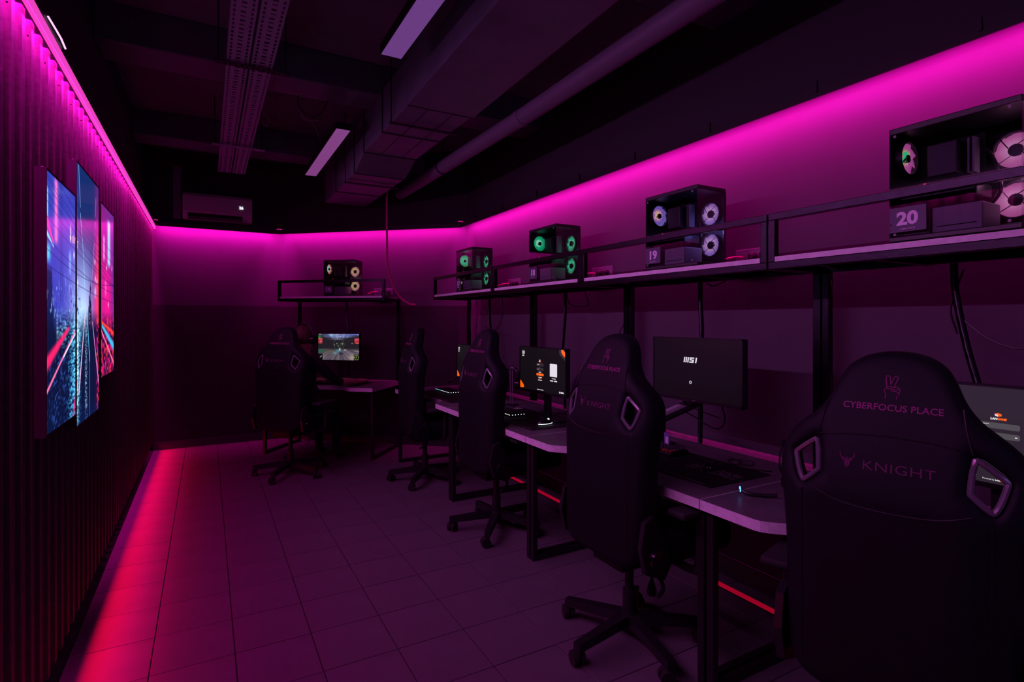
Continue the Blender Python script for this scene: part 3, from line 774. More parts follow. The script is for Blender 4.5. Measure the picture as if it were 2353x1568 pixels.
def fan(parent, loc, rot, m, sup=True):
    """120 mm fan in its xz plane, facing -y"""
    f = bpy.data.objects.new('fan', None)
    bm = BM(); N = 7
    for k in range(N):
        a0 = 2 * PI * k / N; rows = []
        for i in range(6):
            r = .013 + (.0570 - .013) * i / 5; tw = .35 * i / 5
            rows.append([bm.verts.new((r * math.cos(a0 + tw + w_ * .86), -.005 + w_ * .012, r * math.sin(a0 + tw + w_ * .86))) for w_ in (0, .5, 1)])
        for A, B in zip(rows, rows[1:]):
            for j in range(2): bm.faces.new((A[j], A[j + 1], B[j + 1], B[j]))
    bl = obj('fan', bm, m, parent, loc=loc, rot=rot)
    bm = BM(); ring = [(.058, -.012), (.062, -.012), (.062, .012), (.058, .012)]
    R = [[bm.verts.new((r * math.cos(2 * PI * k / 28), y, r * math.sin(2 * PI * k / 28))) for r, y in ring] for k in range(28)]
    for k in range(28):
        A, B = R[k], R[(k + 1) % 28]
        for i in range(4): j = (i + 1) % 4; bm.faces.new((A[i], A[j], B[j], B[i]))
    obj('fan_ring', bm, 'plastic_black', bl)
    bm = BM(); bm_cyl(bm, (0, -.007, 0), (0, .009, 0), .0205 if sup else .0140, seg=20); obj('fan_hub', bm, 'plastic_black', bl, smooth=True)
    bm = BM(); bm_cyl(bm, (0, .0075, 0), (0, .0085, 0), .0575, seg=28); obj('glow_disc', bm, m, bl)
    if sup:
        bm = BM()
        for k in range(4):
            a = .45 + k * PI / 2; c = Vector((math.cos(a), 0, math.sin(a))); s_ = Vector((-math.sin(a), 0, math.cos(a)))
            bm_tube(bm, [c * .015 + s_ * .012 + Vector((0, -.013, 0)), c * .058 + s_ * .016 + Vector((0, -.013, 0))], .0016, 4)
        obj('fan_strut', bm, 'plastic_black', bl)
    return bl

FCOL = {16: (1, .55, .55), 17: (.08, 1, .5), 18: (.05, 1, .5), 19: (.30, .22, 1), 20: (1, .35, .75)}
PCW, PCL, PCH = .215, .37, .42
PCLOC = {17: (2.155, 4.60), 18: (2.155, 3.205), 19: (2.155, 1.934), 20: (2.155, .68)}
PCTXT = {16: 'with pink and yellow glowing fans', 17: 'with green glowing fans, farthest on the right wall', 18: 'with green glowing fans, left of the violet one',
         19: 'with violet and blue glowing fans', 20: 'with pink fans, cut by the frame'}
def computer(n):
    if n == 16: base = to_world(16, -.365, -.205, 0); th = TH16
    else: base = Vector((PCLOC[n][0], PCLOC[n][1], 0)); th = 0.0
    t = thing('desktop_computer', f'black glass computer case numbered {n} {PCTXT[n]}', 'computer', (base.x, base.y, 1.7195), th, 'glass sided gaming computers')
    W, L, H = PCW, PCL, PCH
    top = box('top_cover', 0, W, 0, L, H - .022, H, 'plastic_black', t, .003)
    box('bottom_tray', 0, W, 0, L, .012, .030, 'plastic_black', t, .003)
    box('wall_side_panel', W - .006, W, 0, L, .03, H - .022, 'matte_black', t)
    bk = box('rear_panel', .004, W - .006, L - .006, L, .03, H - .022, 'matte_black', t)
    box('front_pillar', W - .016, W - .006, .0, .010, .03, H - .022, 'plastic_black', t)
    for x in (.015, W - .045):
        for y in (.02, L - .05): box('foot', x, x + .03, y, y + .03, 0, .012, 'rubber', t)
    box('side_glass', 0, .003, .002, L - .001, .03, H - .022, 'case_glass', t)
    box('front_glass', .0035, W - .0165, 0, .003, .03, H - .022, 'case_glass', t)
    # inner parts
    box('mainboard', W - .050, W - .046, .15, L - .02, .14, H - .04, 'matte_black', t)
    cl = box('cpu_cooler', W - .125, W - .050, .20, .29, .24, .355, 'plastic_black', t, .004)
    gp = box('graphics_card', .045, W - .050, .13, L - .012, .145, .190, 'plastic_black', t, .006)
    box('light_bar', .0435, .0452, .17, L - .05, .186, .1885, 'grey_plastic', gp)
    for k in range(2): box('memory_stick', W - .090, W - .046, .165 + .014 * k, .171 + .014 * k, .24, .36, 'grey_plastic', t)
    ps = box('power_supply', .020, W - .060, .105, .245, .031, .118, 'psu_grey', t, .004)
    box('vent_groove', .0185, .0205, .12, .23, .050, .053, 'matte_black', ps)
    box('drive_cage', .020, W - .060, .25, L - .01, .031, .120, 'plastic_black', t, .003)
    tube('inner_cable', [(W - .06, .13, .12), (W - .07, .10, .17), (W - .07, .115, .26), (W - .055, .15, .33)], .005, 'cable', t)
    for k in range(9): bmv = BM()
    fr, fs = FM[n]
    fan(t, (.085, L - .018, .323), (0, 0, 0), fr, False)
    for z in (.297, .132): fan(t, (W - .024, .076, z), (0, 0, -PI / 2), fs)
    fl = bpy.data.lights.new('fan_light', 'POINT'); fl.energy = {19: .55, 20: .30}.get(n, .16); fl.color = FCOL[n]; fl.shadow_soft_size = .03
    fo = bpy.data.objects.new('fan_light', fl); COL.objects.link(fo); fo.parent = t; fo.location = (W - .055, .060, .215)
    box('status_led', .03, .036, L - .10, L - .096, .205, .209, 'led_red', t)
    for (y, z) in ((.03, H - .03), (L - .02, H - .03), (L - .02, .038), (.03, .038)):
        bm = BM(); bm_cyl(bm, (-.003, y, z), (.001, y, z), .005, seg=10); obj('glass_screw', bm, 'grey_plastic', t)
    # number plate
    pl = box('number_plate', -.0025, -.0005, L - .118, L - .003, .045, .133, 'plate_face', t)
    put_text(str(n), .062, (-.0032, L - .060, .090), FACE_MX, 'plate_ink', pl, 'plate_number', bold=.0025, xscale=1.08)
    bm = BM(); rr = random.Random(n)
    for k in range(26):
        e = rr.choice('lrtb'); a = rr.uniform(.004, .105)
        if e in 'tb': y, z, dy, dz = L - .115 + a, (.126 if e == 't' else .0475), rr.uniform(.003, .008), .003
        else: y, z, dy, dz = (L - .1155 if e == 'l' else L - .009), .048 + a * .75, .003, rr.uniform(.003, .007)
        bm_box(bm, -.0031, -.0026, y, y + dy, z, min(z + dz, .131))
    obj('printed_border', bm, 'plate_pink', pl)
    put_text('CYBER FOCUS', .0075, (-.0032, L - .060, .0555), FACE_MX, 'plate_ink', pl, 'plate_caption')
    return t
for n in (16, 17, 18, 19, 20): computer(n)

# ------------------------------------------------------------------ monitors (screen faces -x in its own frame, origin at desk level under the panel centre)
def monitor(n, X, Y, rz, zc, w, h, kind, label, arm=False):
    t = thing('monitor', label, 'monitor', (X, Y, .7551), rz)
    zc -= .7551
    box('back_shell', .004, .035, -w / 2, w / 2, zc - h / 2, zc + h / 2, 'plastic_black', t, .004)
    bm = BM(); b = .006
    bm_box(bm, -.004, .004, -w / 2, w / 2, zc + h / 2 - b, zc + h / 2); bm_box(bm, -.004, .004, -w / 2, w / 2, zc - h / 2, zc - h / 2 + .016)
    bm_box(bm, -.004, .004, -w / 2, -w / 2 + b, zc - h / 2, zc + h / 2); bm_box(bm, -.004, .004, w / 2 - b, w / 2, zc - h / 2, zc + h / 2)
    obj('bezel', bm, 'plastic_black', t)
    z0, z1, y0, y1 = zc - h / 2 + .016, zc + h / 2 - b, -w / 2 + b, w / 2 - b
    if kind == 'game':
        me = painted_grid('screen', y1 - y0, z1 - z0, 190, 110, game_picture); s = obj('screen', me, 'game_print', t, loc=(.0, y1, z0))
    else:
        bm = BM(); quad_mx(bm, 0.0, y0, y1, z0, z1); s = obj('screen', bm, {'boot': 'screen_boot', 'grey': 'screen_grey', 'login': 'screen_dark'}[kind], t)
    # ---- contents; u to the right (0..1) and v up (0..1) as a viewer sees it
    def at(u, v): return (-.0012, y1 - u * (y1 - y0), z0 + v * (z1 - z0))
    def rect(u0, u1, v0, v1, m, name='screen_field', r=.0):
        bm = BM(); ya, yb = at(u0, 0)[1], at(u1, 0)[1]; za, zb = at(0, v0)[2], at(0, v1)[2]
        if r:
            pts = []
            for cx, cz, a0 in ((min(ya, yb) + r, za + r, PI), (max(ya, yb) - r, za + r, 1.5 * PI), (max(ya, yb) - r, zb - r, 0), (min(ya, yb) + r, zb - r, .5 * PI)):
                for k in range(4): a = a0 + k * PI / 6; pts.append((cx + r * math.cos(a), cz + r * math.sin(a)))
            bm_prism(bm, pts, -.0010, -.0006, (1, 2, 0))
        else: bm_box(bm, -.0010, -.0006, min(ya, yb), max(ya, yb), za, zb)
        return obj(name, bm, m, s)
    def poly(pts, m, name='screen_mark'):
        bm = BM(); bm_prism(bm, [at(*p)[1:] for p in pts], -.0011, -.0007, (1, 2, 0)); return obj(name, bm, m, s)
    def txt(b_, sz, u, v, m='white_glow', **k): return put_text(b_, sz, at(u, v), FACE_MX, m, s, 'screen_text', extrude=.0002, **k)
    if kind == 'boot':
        # three slanted bars, S and I
        for k in range(3): poly([(.375 + .022 * k, .60), (.388 + .022 * k, .60), (.398 + .022 * k, .69), (.385 + .022 * k, .69)], 'white_glow')
        poly([(.442, .60), (.492, .60), (.4975, .655), (.466, .655), (.4685, .67), (.50, .67), (.502, .69), (.452, .69), (.4475, .637), (.478, .637), (.476, .62), (.444, .62)], 'white_glow')
        poly([(.510, .60), (.524, .60), (.534, .69), (.520, .69)], 'white_glow')
        bm = BM(); c = at(.458, .27); bm_tube(bm, [(c[0], c[1] + .0065 * math.cos(a), c[2] + .0065 * math.sin(a)) for a in [2 * PI * k / 16 for k in range(16)]], .0013, 5, True); obj('loading_ring', bm, 'white_glow', s)
        put_text('msi', .012, (-.0048, 0, zc - h / 2 + .008), FACE_MX, 'grey_plastic', t, 'brand_mark', bold=.0004)
    elif kind == 'login':
        txt(str(n), .035, .075, .87, bold=.0012, xscale=.95); rect(.05, .095, .785, .81, 'white_glow', 'number_caption', .003)
        poly([(.915, 1.0), (.955, 1.0), (1.0, .93), (1.0, .83), (.96, .86), (.92, .93)], 'led_orange'); poly([(.87, 1.0), (.915, 1.0), (.92, .90), (1.0, .80), (1.0, .75), (.88, .89)], 'dim_glow')
        poly([(0, .02), (.06, .02), (.09, .03), (.09, .08), (.03, .17), (0, .20)], 'led_orange')
        poly([(.448, .715), (.462, .74), (.475, .715), (.462, .70)], 'white_glow'); rect(.44, .463, .675, .70, 'white_glow', 'logo_text'); rect(.463, .487, .675, .70, 'led_orange', 'logo_text')
        rect(.39, .54, .58, .65, 'dim_glow', 'screen_field', .004); rect(.39, .54, .475, .545, 'dim_glow', 'screen_field', .004)
        rect(.40, .45, .615, .625, 'white_glow', 'field_text'); rect(.40, .44, .505, .515, 'white_glow', 'field_text'); rect(.455, .463, .535, .545, 'white_glow', 'field_text'); rect(.52, .53, .498, .508, 'grey_glow', 'eye_icon')
        rect(.435, .49, .435, .450, 'white_glow', 'field_text'); rect(.385, .545, .36, .415, 'led_orange', 'login_button', .006); rect(.455, .475, .383, .393, 'white_glow', 'button_text')
        rect(.425, .505, .315, .33, 'white_glow', 'field_text'); rect(.435, .50, .29, .305, 'led_orange', 'field_text'); rect(.425, .508, .25, .268, 'white_glow', 'field_text')
        rect(.68, .83, .375, .665, 'white_glow', 'pale_square', .004)
        rect(.72, .80, .325, .34, 'white_glow', 'field_text'); rect(.685, .75, .27, .295, 'white_glow', 'field_text'); rect(.77, .83, .27, .295, 'white_glow', 'field_text')
        rect(.40, .46, .03, .045, 'white_glow', 'footer_text'); rect(.46, .475, .03, .045, 'led_orange', 'footer_text'); rect(.475, .54, .03, .045, 'white_glow', 'footer_text')
        rect(.875, .895, .03, .07, 'white_glow', 'status_icon'); rect(.905, .965, .035, .065, 'white_glow', 'status_icon')
    elif kind == 'grey':
        poly([(.492, .728), (.492, .708), (.507, .699), (.507, .717)], 'white_glow'); poly([(.492, .728), (.507, .737), (.523, .728), (.523, .708), (.507, .699), (.507, .717)], 'led_orange')
        txt('LAN', .0085, .487, .675, bold=.0005, shear=.15); txt('GAME', .0085, .5235, .675, 'led_orange', bold=.0005, shear=.15)
        rect(.40, .605, .575, .635, 'grey_glow', 'screen_field', .005); rect(.40, .605, .475, .535, 'grey_glow', 'screen_field', .005)
        rect(.415, .465, .612, .619, 'white_glow', 'field_text'); rect(.415, .445, .593, .602, 'white_glow', 'field_text'); rect(.582, .594, .500, .510, 'white_glow', 'eye_icon', .0025)
        txt('Powered by', .0062, .462, .040); txt('LAN', .0062, .505, .040, bold=.0003); txt('GAME', .0062, .530, .040, 'led_orange', bold=.0003); txt('SOFTWARE', .0062, .572, .040, bold=.0003)
    # ---- stand
    if arm:
        bm = BM(); bm_tube(bm, [(.05, 0, zc), (.10, .02, zc - .08), (.10, .08, zc - .19)], .016, 8); obj('tilt_joint', bm, 'plastic_black', t, smooth=True)
        bm = BM(); bm_tube(bm, [(.10, .06, zc - .180), (.09, .31, zc - .300)], [.020, .026], 8); obj('arm_upper', bm, 'plastic_black', t, smooth=True)
        bm = BM(); bm_tube(bm, [(.085, .07, zc - .165), (.075, .31, zc - .280)], .017, 6); obj('arm_cover', bm, 'psu_grey', t, smooth=True)
        bm = BM(); bm_cyl(bm, (.09, .31, .0), (.09, .31, zc - .285), .018, seg=14); obj('arm_post', bm, 'plastic_black', t, smooth=True)
        box('clamp_base', .04, .14, .26, .36, 0, .014, 'plastic_black', t, .003)
        tube('arm_cable', [(.05, -.05, zc - .05), (.08, -.12, zc - .22), (.10, -.05, zc - .30), (.10, .12, zc - .25), (.09, .26, zc - .23)], .004, 'cable', t)
        tube('arm_cable', [(.05, .08, zc - .06), (.03, .10, zc - .17), (.07, .0, zc - .22), (.10, -.08, zc - .24)], .003, 'cable', t)
    else:
        box('stand_neck', .04, .065, -.03, .03, .012, zc, 'plastic_black', t, .003)
        box('stand_foot', .035, .195, -.11, .11, 0, .012, 'plastic_black', t, .004)
    return t

def game_picture(U, V):
    w_, h_ = U.max(), V.max(); u, v = U / w_, V / h_
    img = np.zeros(U.shape + (3,)); img[:] = (38, 34, 42)
    cx, cy = .52, .46
    ang = np.arctan2(v - cy, (u - cx) * 1.7); rad = np.hypot(v - cy, (u - cx) * 1.7)
    st = vnoise(ang * 16, rad * 2.0, 3); st2 = vnoise(ang * 42, rad * 2.5, 4)
    gnd = np.clip((.44 - v + .05 * np.abs(u - .5)) / .1, 0, 1)
    img = mixc(img, gnd * .85, (112, 100, 116)); img = mixc(img, gnd * np.clip(st * 1.4 - .5, 0, 1), (64, 56, 68)); img = mixc(img, gnd * np.clip(st2 * 1.5 - .75, 0, 1) * .8, (190, 172, 172))
    img = mixc(img, gnd * gauss(u - .27, .13) * gauss(v - .33, .1) * .6, (92, 92, 62))
    img = mixc(img, gnd * gauss(u - .85, .12) * gauss(v - .1, .12) * .7, (205, 182, 168))
    sky = np.clip((v - (.80 + .12 * np.abs(u - .47))) / .06, 0, 1) * np.clip(1.25 - np.abs(u - .5) * 2.2, 0, 1)
    img = mixc(img, sky, (106, 118, 180)); img = mixc(img, sky * np.clip(st * 1.5 - .5, 0, 1), (150, 165, 215))
    img = mixc(img, gauss(u - .46, .16) * gauss(v - .80, .025) * .8, (150, 150, 175)); img = mixc(img, (v > .955) * np.clip((u - .6) * 4, 0, 1) * .9, (110, 115, 215)); img = mixc(img, gauss(u - .33, .06) * gauss(v - .96, .03), (170, 215, 235))
    img = mixc(img, gauss((u - .52) * 1.7 - .0, .18) * gauss(v - .58, .13) * .45, (40, 58, 42)); img = mixc(img, gauss(u - .58, .025) * gauss(v - .62, .05) * .6, (110, 150, 110))
    img = mixc(img, np.clip(1 - np.abs(np.hypot((u - .51) * 1.75, v - .60) - .225) / .010, 0, 1) * .5, (165, 165, 150))
    # vehicle
    img = mixc(img, gauss(u - .505, .05) * gauss(v - .36, .045), (70, 165, 180)); img = mixc(img, gauss(u - .42, .06) * gauss(v - .27, .05) * .8, (110, 165, 185)); img = mixc(img, gauss(u - .56, .05) * gauss(v - .25, .045) * .8, (30, 28, 46)); img = mixc(img, gauss(u - .53, .02) * gauss(v - .42, .05), (225, 225, 228)); img = mixc(img, gauss(u - .66, .035) * gauss(v - .39, .02), (225, 215, 222))
    # score lists
    for a, b, c in ((0, .105, (190, 30, 45)), (.885, 1.0, (190, 28, 42))):
        m = ((u > a) & (u < b) & (v > .63) & (v < .84)).astype(float); img = mixc(img, m, c)
        m2 = m * np.clip(vnoise(u * 90, v * 46, 6) * 2 - 1.0, 0, 1); img = mixc(img, m2, (245, 215, 215))
    m = ((u < .06) & (v > .845) & (v < .94)).astype(float); img = mixc(img, m, (40, 120, 45)); m = ((u > .885) & (v > .75) & (v < .82)).astype(float); img = mixc(img, m * .5, (225, 80, 130))
    m = ((u < .15) & (v > .26) & (v < .41)).astype(float); img = mixc(img, m * .8, (22, 52, 44)); img = mixc(img, m * (np.sin(v * 230) > .75) * .6, (110, 190, 160))
    m = ((u < .11) & (v < .24)).astype(float); img = mixc(img, m, (10, 10, 12)); img = mixc(img, lines_mask(u, v, (.05, .10), (.08, .16), (.012, .012)) * m, (170, 180, 175))
    m = ((u > .87) & (v < .22)).astype(float); img = mixc(img, m, (24, 24, 14)); img = mixc(img, m * np.clip(1.3 - np.abs(np.hypot((u - .935) * 1.75, v - .11) - .09) / .012, 0, 1), (150, 165, 95)); img = mixc(img, m * gauss(u - .93, .015) * gauss(v - .12, .03), (150, 200, 110))
    for a, b in ((.44, .93), (.50, .90), (.47, .88), (.55, .91), (.40, .58), (.46, .63), (.83, .64), (.49, .545), (.60, .625), (.97, .965), (.03, .985), (.06, .985), (.50, .97), (.47, .97)): img = mixc(img, gauss(u - a, .011) * gauss(v - b, .014), (240, 240, 240))
    img = mixc(img, gauss(u - .53, .02) * gauss(v - .975, .01), (220, 70, 70))
    return img

g16 = to_world(16, -.36, -.02)
monitor(16, g16.x, g16.y, TH16 - .05, 1.145, .535, .318, 'game', 'lit monitor showing a fast vehicle game in front of the seated player', False)
monitor(17, 2.03, 4.39, 0.0, 1.075, .54, .32, 'login', 'dark login screen monitor numbered 17 half hidden by a chair', False)
monitor(18, 2.01, 3.165, .06, 1.105, .54, .32, 'login', 'dark login screen monitor numbered 18 with orange corners and a pale square', False)
monitor(19, 2.15, 1.948, 0.0, 1.20, .575, .325, 'boot', 'big dark monitor with white start logo held by a grey arm', True)
monitor(20, 2.12, .73, 0.0, 1.09, .54, .32, 'grey', 'grey login screen monitor behind the nearest chair, cut by the frame', False)

# ------------------------------------------------------------------ keyboards, pads, mice
def mousepad(n, x0, x1, y0, y1, label):
    cx, cy = (x0 + x1) / 2, (y0 + y1) / 2
    if n == 16: wpos = to_world(16, cx, cy); t = thing('mouse_pad', label, 'mouse pad', (wpos.x, wpos.y, .7505), TH16)
    else: t = thing('mouse_pad', label, 'mouse pad', (cx, cy, .7505))
    bm = BM(); bm_box(bm, -(x1 - x0) / 2, (x1 - x0) / 2, -(y1 - y0) / 2, (y1 - y0) / 2, 0, .004, .0015, 1); obj('cloth_sheet', bm, 'matte_black', t)
    bm = BM(); rr = random.Random(n)
    ya = -(y1 - y0) / 2 + .03
    for i in range(6):
        for k in range(16):
            if rr.random() < .75: bm_box(bm, -.02 + i * .014, -.012 + i * .014, ya + k * .017, ya + k * .017 + rr.uniform(.006, .013), .004, .0043)
    obj('printed_pattern', bm, 'grey_plastic' if n == 19 else 'plate_face', t)
    bm = BM(); bm_box(bm, -(x1 - x0) / 2 + .008, -(x1 - x0) / 2 + .016, -(y1 - y0) / 2 + .05, -(y1 - y0) / 2 + .28, .004, .0043); obj('printed_line', bm, 'plate_pink', t)
    return t
mousepad(16, -.62, -.30, -.40, .38, 'black mouse pad on the corner desk under the player\'s hand')
mousepad(17, 1.80, 2.135, 4.28, 5.13, 'black mouse pad on the farthest desk of the right wall')
mousepad(18, 1.80, 2.20, 2.95, 3.78, 'black mouse pad under the mouse with the white light line')
mousepad(19, 1.83, 2.22, 1.57, 2.46, 'wide black mouse pad with printed corner on desk number 19')

def keyboard(X, Y, rz, label, style):
    t = thing('keyboard', label, 'keyboard', (X, Y, .7548 if style != 'plain' else .7548), rz)
    w_, l_ = .135, .36
    box('case', -w_ / 2, w_ / 2, -l_ / 2, l_ / 2, 0, .018, 'plastic_black', t, .003)
    bm = BM(); bo = BM(); bl = BM(); rr = random.Random(5)
    for r in range(5):
        y = -l_ / 2 + .008; x = w_ / 2 - .028 - r * .0235
        while y < l_ / 2 - .024:
            kw = .0195
            if r == 4 and .10 < y + l_ / 2 < .22: kw = .11
            kw = min(kw, l_ / 2 - .006 - y)
            acc = style == 'orange' and ((r == 4 and (y > .10 or y < -.11)) or (r == 3 and y < -.15))
            tgt = bo if acc else bm
            bm_box(tgt, x, x + .020, y, y + kw, .018, .027, .002, 1)
            bm_box(bl, x + .008, x + .014, y + .005, y + .012, .027, .0273)
            y += kw + .003
    obj('keycap_set', bm, 'key', t)['kind'] = 'stuff'; obj('key_legend_set', bl, 'key_legend', t)['kind'] = 'stuff'
    if style == 'orange': obj('accent_keycap_set', bo, 'key_orange', t)['kind'] = 'stuff'
    else: bo.free()
    if style == 'rgb':
        bm = BM(); bc = BM()
        for k in range(17):
            y = -l_ / 2 + .012 + k * .021; bm_box(bc if k > 9 else bm, -w_ / 2 - .0008, -w_ / 2 + .001, y, y + .009, .012, .0165)
        for k in range(5):
            x = -w_ / 2 + .012 + k * .024; bm_box(bm, x, x + .007, -l_ / 2 - .0008, -l_ / 2 + .001, .012, .0165)
        obj('white_light_row', bm, 'led_white', t); obj('cyan_light_row', bc, 'led_cyan', t)
    return t
k16 = to_world(16, -.50, .12)
keyboard(k16.x, k16.y, TH16, 'black keyboard on the corner desk in front of the game monitor', 'plain')
keyboard(2.06, 4.93, 0, 'black keyboard with white and cyan edge lights on desk number 17', 'rgb')
keyboard(1.97, 3.59, 0, 'black keyboard with white edge lights on desk number 18', 'rgb')
keyboard(2.12, 2.20, .03, 'black keyboard with orange accent keys on desk number 19', 'orange')

def mouse(X, Y, rz, label, lit):
    t = thing('computer_mouse', label, 'mouse', (X, Y, .7548), rz)
    bm = BM(); bmesh.ops.create_uvsphere(bm, u_segments=20, v_segments=12, radius=1.0)
    for v in bm.verts:
        x, y, z = v.co; z = max(z, -.15); v.co = Vector((x * .058, y * .031 * (1 + .15 * x * x), (z + .15) * .034 * (1 - .25 * x)))
    obj('shell', bm, 'gloss_black', t, smooth=True)
    bm = BM(); bm_cyl(bm, (.032, -.003, .031), (.032, .003, .031), .007, seg=12); obj('wheel', bm, 'led_white' if lit else 'rubber', t, smooth=True)
    if lit:
        bm = BM(); pts = [(-.058 * math.cos(a), -.0325 * math.sin(a) * 1.0, .0075) for a in [PI * k / 14 * .95 for k in range(15)]]
        bm_tube(bm, pts, .0022, 5); obj('light_line', bm, 'led_white', t, smooth=True)
    bm = BM(); bm_tube(bm, smooth_path([(.055, 0, .008), (.10, .01, .004), (.18, -.03, .004), (.26, .01, .004)], 5), .002, 5); obj('mouse_cable', bm, 'cable', t, smooth=True)
    return t
m16 = to_world(16, -.47, -.30); mouse(m16.x, m16.y, TH16, 'black mouse under the hand of the seated player', False)
mouse(1.975, 3.07, .15, 'black mouse with a white light line on desk number 18', True)
mouse(2.06, 1.76, .1, 'unlit black mouse on the wide pad of desk number 19', False)

# ------------------------------------------------------------------ headsets on stands
def headset_parts(t, m=None):
    M4 = m or Matrix.Identity(4)
    def add(name, bm, mt):
        bmesh.ops.transform(bm, matrix=M4, verts=bm.verts[:]); return obj(name, bm, mt, t, smooth=True)
    bm = BM(); pts = [(0, -.085 * math.cos(a), .10 + .105 * math.sin(a)) for a in [PI * k / 16 for k in range(17)]]
    bm_tube(bm, pts, [.008 + .006 * math.sin(PI * k / 16) for k in range(17)], 8); add('headband', bm, 'gloss_black')
    for s in (-1, 1):
        bm = BM(); bm_cyl(bm, (0, s * .062, .075), (0, s * .098, .075), .044, .038, 20); add('ear_cup', bm, 'gloss_black')
        bm = BM(); bm_cyl(bm, (0, s * .045, .075), (0, s * .063, .075), .040, .046, 20); add('ear_cushion', bm, 'leather_dark')
    bm = BM(); bm_tube(bm, smooth_path([(-.02, .09, .05), (-.06, .09, .02), (-.12, .08, .005), (-.16, .07, .005)], 5), .004, 6); bm_cyl(bm, (-.16, .07, .005), (-.185, .068, .005), .009, seg=10); add('microphone', bm, 'plastic_black')
def headset_stand(X, Y, rz, label1, label2):
    t = thing('headset_stand', label1, 'stand', (X, Y, .7505), rz)
    bm = BM(); bm_lathe(bm, [(0, 0), (.06, 0), (.06, .006), (.02, .012), (0, .012)], 24); obj('base', bm, 'plastic_black', t, smooth=True)
    for y in (-.012, .012): bm = BM(); bm_cyl(bm, (0, y, .01), (0, y, .30), .004, seg=8); obj('rod', bm, 'grey_plastic', t, smooth=True)
    bm = BM(); bm_box(bm, -.02, .02, -.05, .05, .298, .308, .004); obj('hanger', bm, 'plastic_black', t)
    h = thing('headset', label2, 'headset', (X, Y, .7505 + .105), rz)
    headset_parts(h)
headset_stand(2.215, 4.86, .5, 'slim headset stand behind the keyboard of desk number 17', 'black headset with long microphone hanging on the stand at desk number 17')
headset_stand(2.20, 3.93, .4, 'slim headset stand at the left of desk number 18', 'shiny black headset hanging on the stand at desk number 18')
# headset lying on the desk by the nearest chair, blue lit microphone
t = thing('headset', 'black headset lying on the desk edge with a blue lit microphone ring', 'headset', (1.95, 1.30, .7505), 0)
headset_parts(t, Matrix.Translation((.02, -.02, .012)) @ Matrix.Rotation(PI / 2, 4, 'Y') @ Matrix.Rotation(0.0, 4, 'X') @ Matrix.Scale(.95, 4) @ Matrix.Translation((-.045, 0, 0)))
bm = BM(); c = Vector((-.085, .155, .022)); bm_tube(bm, [c + Vector((.010 * math.cos(a) * .7, .010 * math.cos(a) * .7, .011 * math.sin(a))) for a in [PI * 1.2 * k / 10 for k in range(11)]], .0022, 5); obj('light_ring', bm, 'led_blue', t, smooth=True)
bm = BM(); bm_tube(bm, smooth_path([(-.08, .15, .018), (-.07, .12, .012), (-.03, .08, .010), (.0, .05, .015)], 5), .007, 8); obj('mic_boom', bm, 'plastic_black', t, smooth=True)

# ------------------------------------------------------------------ small acrylic cards (blank)
def card(X, Y, rz, z, label, flat=False):
    t = thing('card_holder', label, 'card holder', (X, Y, z), rz)
    if flat: box('acrylic_plate', -.05, .05, -.04, .04, 0, .006, 'clear_acrylic', t); box('paper_card', -.035, .035, -.03, .03, .0062, .0068, 'white_plastic', t)
    else:
        box('acrylic_plate', 0, .004, -.035, .035, .0, .088, 'clear_acrylic', t); box('paper_card', -.0012, -.0002, -.031, .031, .008, .078, 'card', t); box('foot', -.02, .03, -.035, .035, 0, .004, 'clear_acrylic', t)
        box('printed_square', -.0018, -.0013, -.018, .014, .018, .058, 'plate_ink', t)
card(2.215, 2.20, -.35, .7506, 'small violet card in a clear holder behind the orange keyed keyboard')
card(2.14, 3.72, .3, .7506, 'small pale card lying in a clear holder beside the headset stand', True)
card(2.245, 4.98, .3, .7506, 'small pale card lying in a clear holder behind keyboard of desk number 17', True)

# ------------------------------------------------------------------ cables and sockets
def sleeve(n, pts, label, side=()):
    t = thing('cable_sleeve', label, 'cable', pts[0])
    p0 = Vector(pts[0]); rel = [Vector(p) - p0 for p in pts]
    bm = BM(); bm_tube(bm, smooth_path(rel, 5), .013, 8); obj('woven_sleeve', bm, 'black_metal', t, smooth=True)
    bm = BM(); sp = smooth_path(rel, 7)
    bm_tube(bm, [v_ + Vector((-.0122 + (.0012 if i_ % 2 else 0), -.002, 0)) for i_, v_ in enumerate(sp)], .0020, 5)
    obj('sleeve_glint', bm, 'grey_plastic', t)  # pale line that paints the highlights along the sleeve
    for s in side:
        bm = BM(); bm_tube(bm, smooth_path([Vector(q) - p0 for q in s], 6), .0035, 5); obj('thin_cable', bm, 'cable', t, smooth=True)
    return t
q = to_world(16, -.14, -.0); r_ = to_world(16, -.15, -.03)
sleeve(16, [(q.x, q.y, 1.665), (q.x, q.y, 1.5), (r_.x, r_.y, 1.3), (r_.x, r_.y, .80)], 'dark cable sleeve dropping from the corner shelf behind the game monitor')
sleeve(17, [(2.45, 4.82, 1.665), (2.45, 4.82, 1.5), (2.45, 4.80, 1.35), (2.44, 4.72, 1.0), (2.44, 4.70, .76)], 'cable sleeve with thin side cables under the shelf of computer 17',
       [[(2.45, 5.12, 1.665), (2.45, 5.10, 1.5), (2.45, 5.14, 1.3), (2.45, 5.1, 1.1)], [(2.45, 5.0, 1.66), (2.45, 4.93, 1.55), (2.45, 4.92, 1.40), (2.45, 4.83, 1.36)], [(2.45, 4.55, 1.66), (2.45, 4.55, 1.5), (2.45, 4.62, 1.40), (2.45, 4.70, 1.36), (2.45, 4.80, 1.36)], [(2.5, 5.36, 1.66), (2.5, 5.37, 1.4), (2.5, 5.33, 1.2)]])
